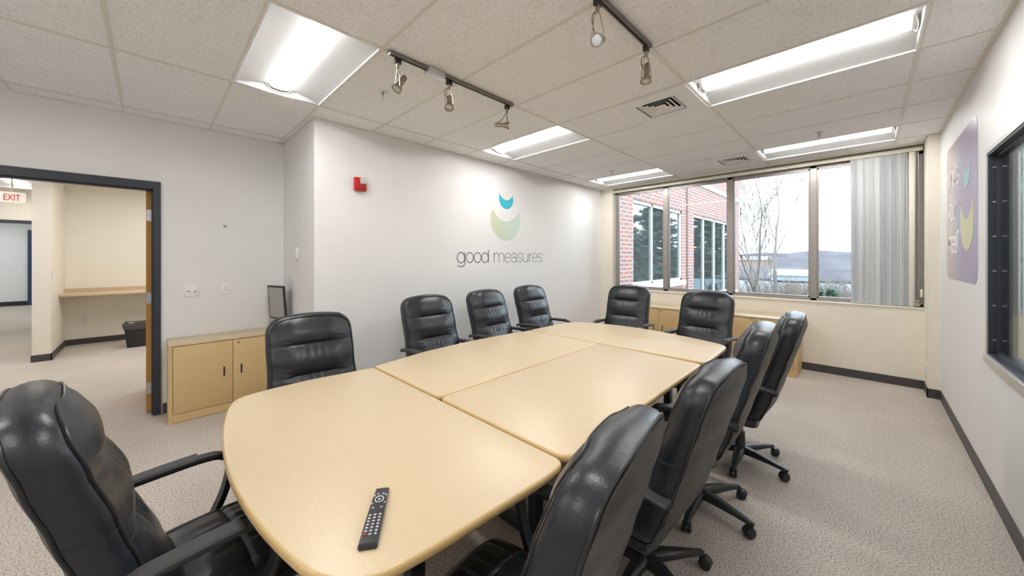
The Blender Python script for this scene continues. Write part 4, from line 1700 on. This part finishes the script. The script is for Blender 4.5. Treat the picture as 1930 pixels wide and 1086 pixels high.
# low buildings across the water
for n_, (x, y, lx, ly, lz, c, lb) in enumerate(((-13.4, 116.5, 9, 5, 1.3, (.26, .28, .29), 'long pale low building across the water'), (-33.5, 182, 12, 9, 5.0, (.24, .18, .14), 'warm-coloured house between the trees across the water'))):
    r = empty('distant_building', (x, y, GZ), 0, lb, 'building', 'small buildings across the water')
    MB().box((-lx / 2, -ly / 2, 0), (lx / 2, ly / 2, lz)).obj('wall', mat('distant_wall', c, .8), r, smooth=False)
    MB().rings([[(sx * (lx / 2 + .4), -ly / 2 - .4, lz), (sx * (lx / 2 + .4), 0, lz + 1.6), (sx * (lx / 2 + .4), ly / 2 + .4, lz)] for sx in (-1, 1)]).obj('roof', mat('distant_roof', (.20, .20, .21), .8), r, smooth=False)

# brick wing of the same building
bw = empty('brick_building', (-4.2, 6.6, 0), 0, 'red brick building wing with large dark windows close outside the left panes', 'building')
Y0b, Y1b = 0.0, 12.55           # local y along the wall


def wbox(b_, y0_, y1_, z0_, z1_, x0=-.3, x1=0.0):
    return b_.box((x0, y0_, z0_), (x1, y1_, z1_))


W1 = (1.98, 5.35, .82, 3.02)
W2 = (6.45, 11.7, .12, 3.02)
b = MB()
wbox(b, Y0b, W1[0], GZ, 7).box((-.3, W1[1], GZ), (0, W2[0], 7)).box((-.3, W2[1], GZ), (0, Y1b, 7))
for q in (W1, W2):
    b.box((-.3, q[0], GZ), (0, q[1], q[2])).box((-.3, q[0], q[3]), (0, q[1], 7))
b.box((-8, Y1b - .01, GZ), (-.3, Y1b, 7)).box((-8, Y0b, GZ), (-7.9, Y1b, 7)).box((-8, Y0b, 7), (0, Y1b, 7.1))
b.obj('wall', M['brick'], bw, smooth=False)
stn = mat('pale_stone', (.66, .66, .64), .7)
dg = mat('dark_window_glass', (.045, .05, .05), .03, spec=1.0)
dg.node_tree.nodes['Principled BSDF'].inputs['IOR'].default_value = 2.1
room = mat('dim_room', (.2, .2, .19), .9)
for q, mull in ((W1, (1.2, 2.3)), (W2, (1.15, 2.45, 3.8))):
    y0_, y1_, z0_, z1_ = q
    b = MB()
    b.box((-.12, y0_, z1_ - .09), (-.03, y1_, z1_)).box((-.12, y0_, z0_), (-.03, y1_, z0_ + .07)).box((-.12, y0_, z0_), (-.03, y0_ + .07, z1_)).box((-.12, y1_ - .07, z0_), (-.03, y1_, z1_))
    for mq in mull:
        b.box((-.12, y0_ + mq - .035, z0_), (-.03, y0_ + mq + .035, z1_))
    wn = b.obj('window', stn, bw, smooth=False)
    MB().box((-.09, y0_ + .06, z0_ + .06), (-.075, y1_ - .06, z1_ - .08)).obj('pane', dg, wn, smooth=False)
b = MB().box((-.05, W1[0] - .1, W1[2] - .16), (.10, W1[1] + .1, W1[2]), .01).box((-.05, W2[0] - .1, W2[2] - .16), (.10, W2[1] + .1, W2[2]), .01)
b.obj('stone_sill', stn, bw)
MB().box((.0, Y0b, 4.05), (.03, Y1b, 4.22)).obj('stone_band', stn, bw, smooth=False)
MB().box((0, 5.72, GZ), (.05, 5.80, 7)).obj('downspout', mat('brown_pipe', (.25, .16, .13), .6), bw)
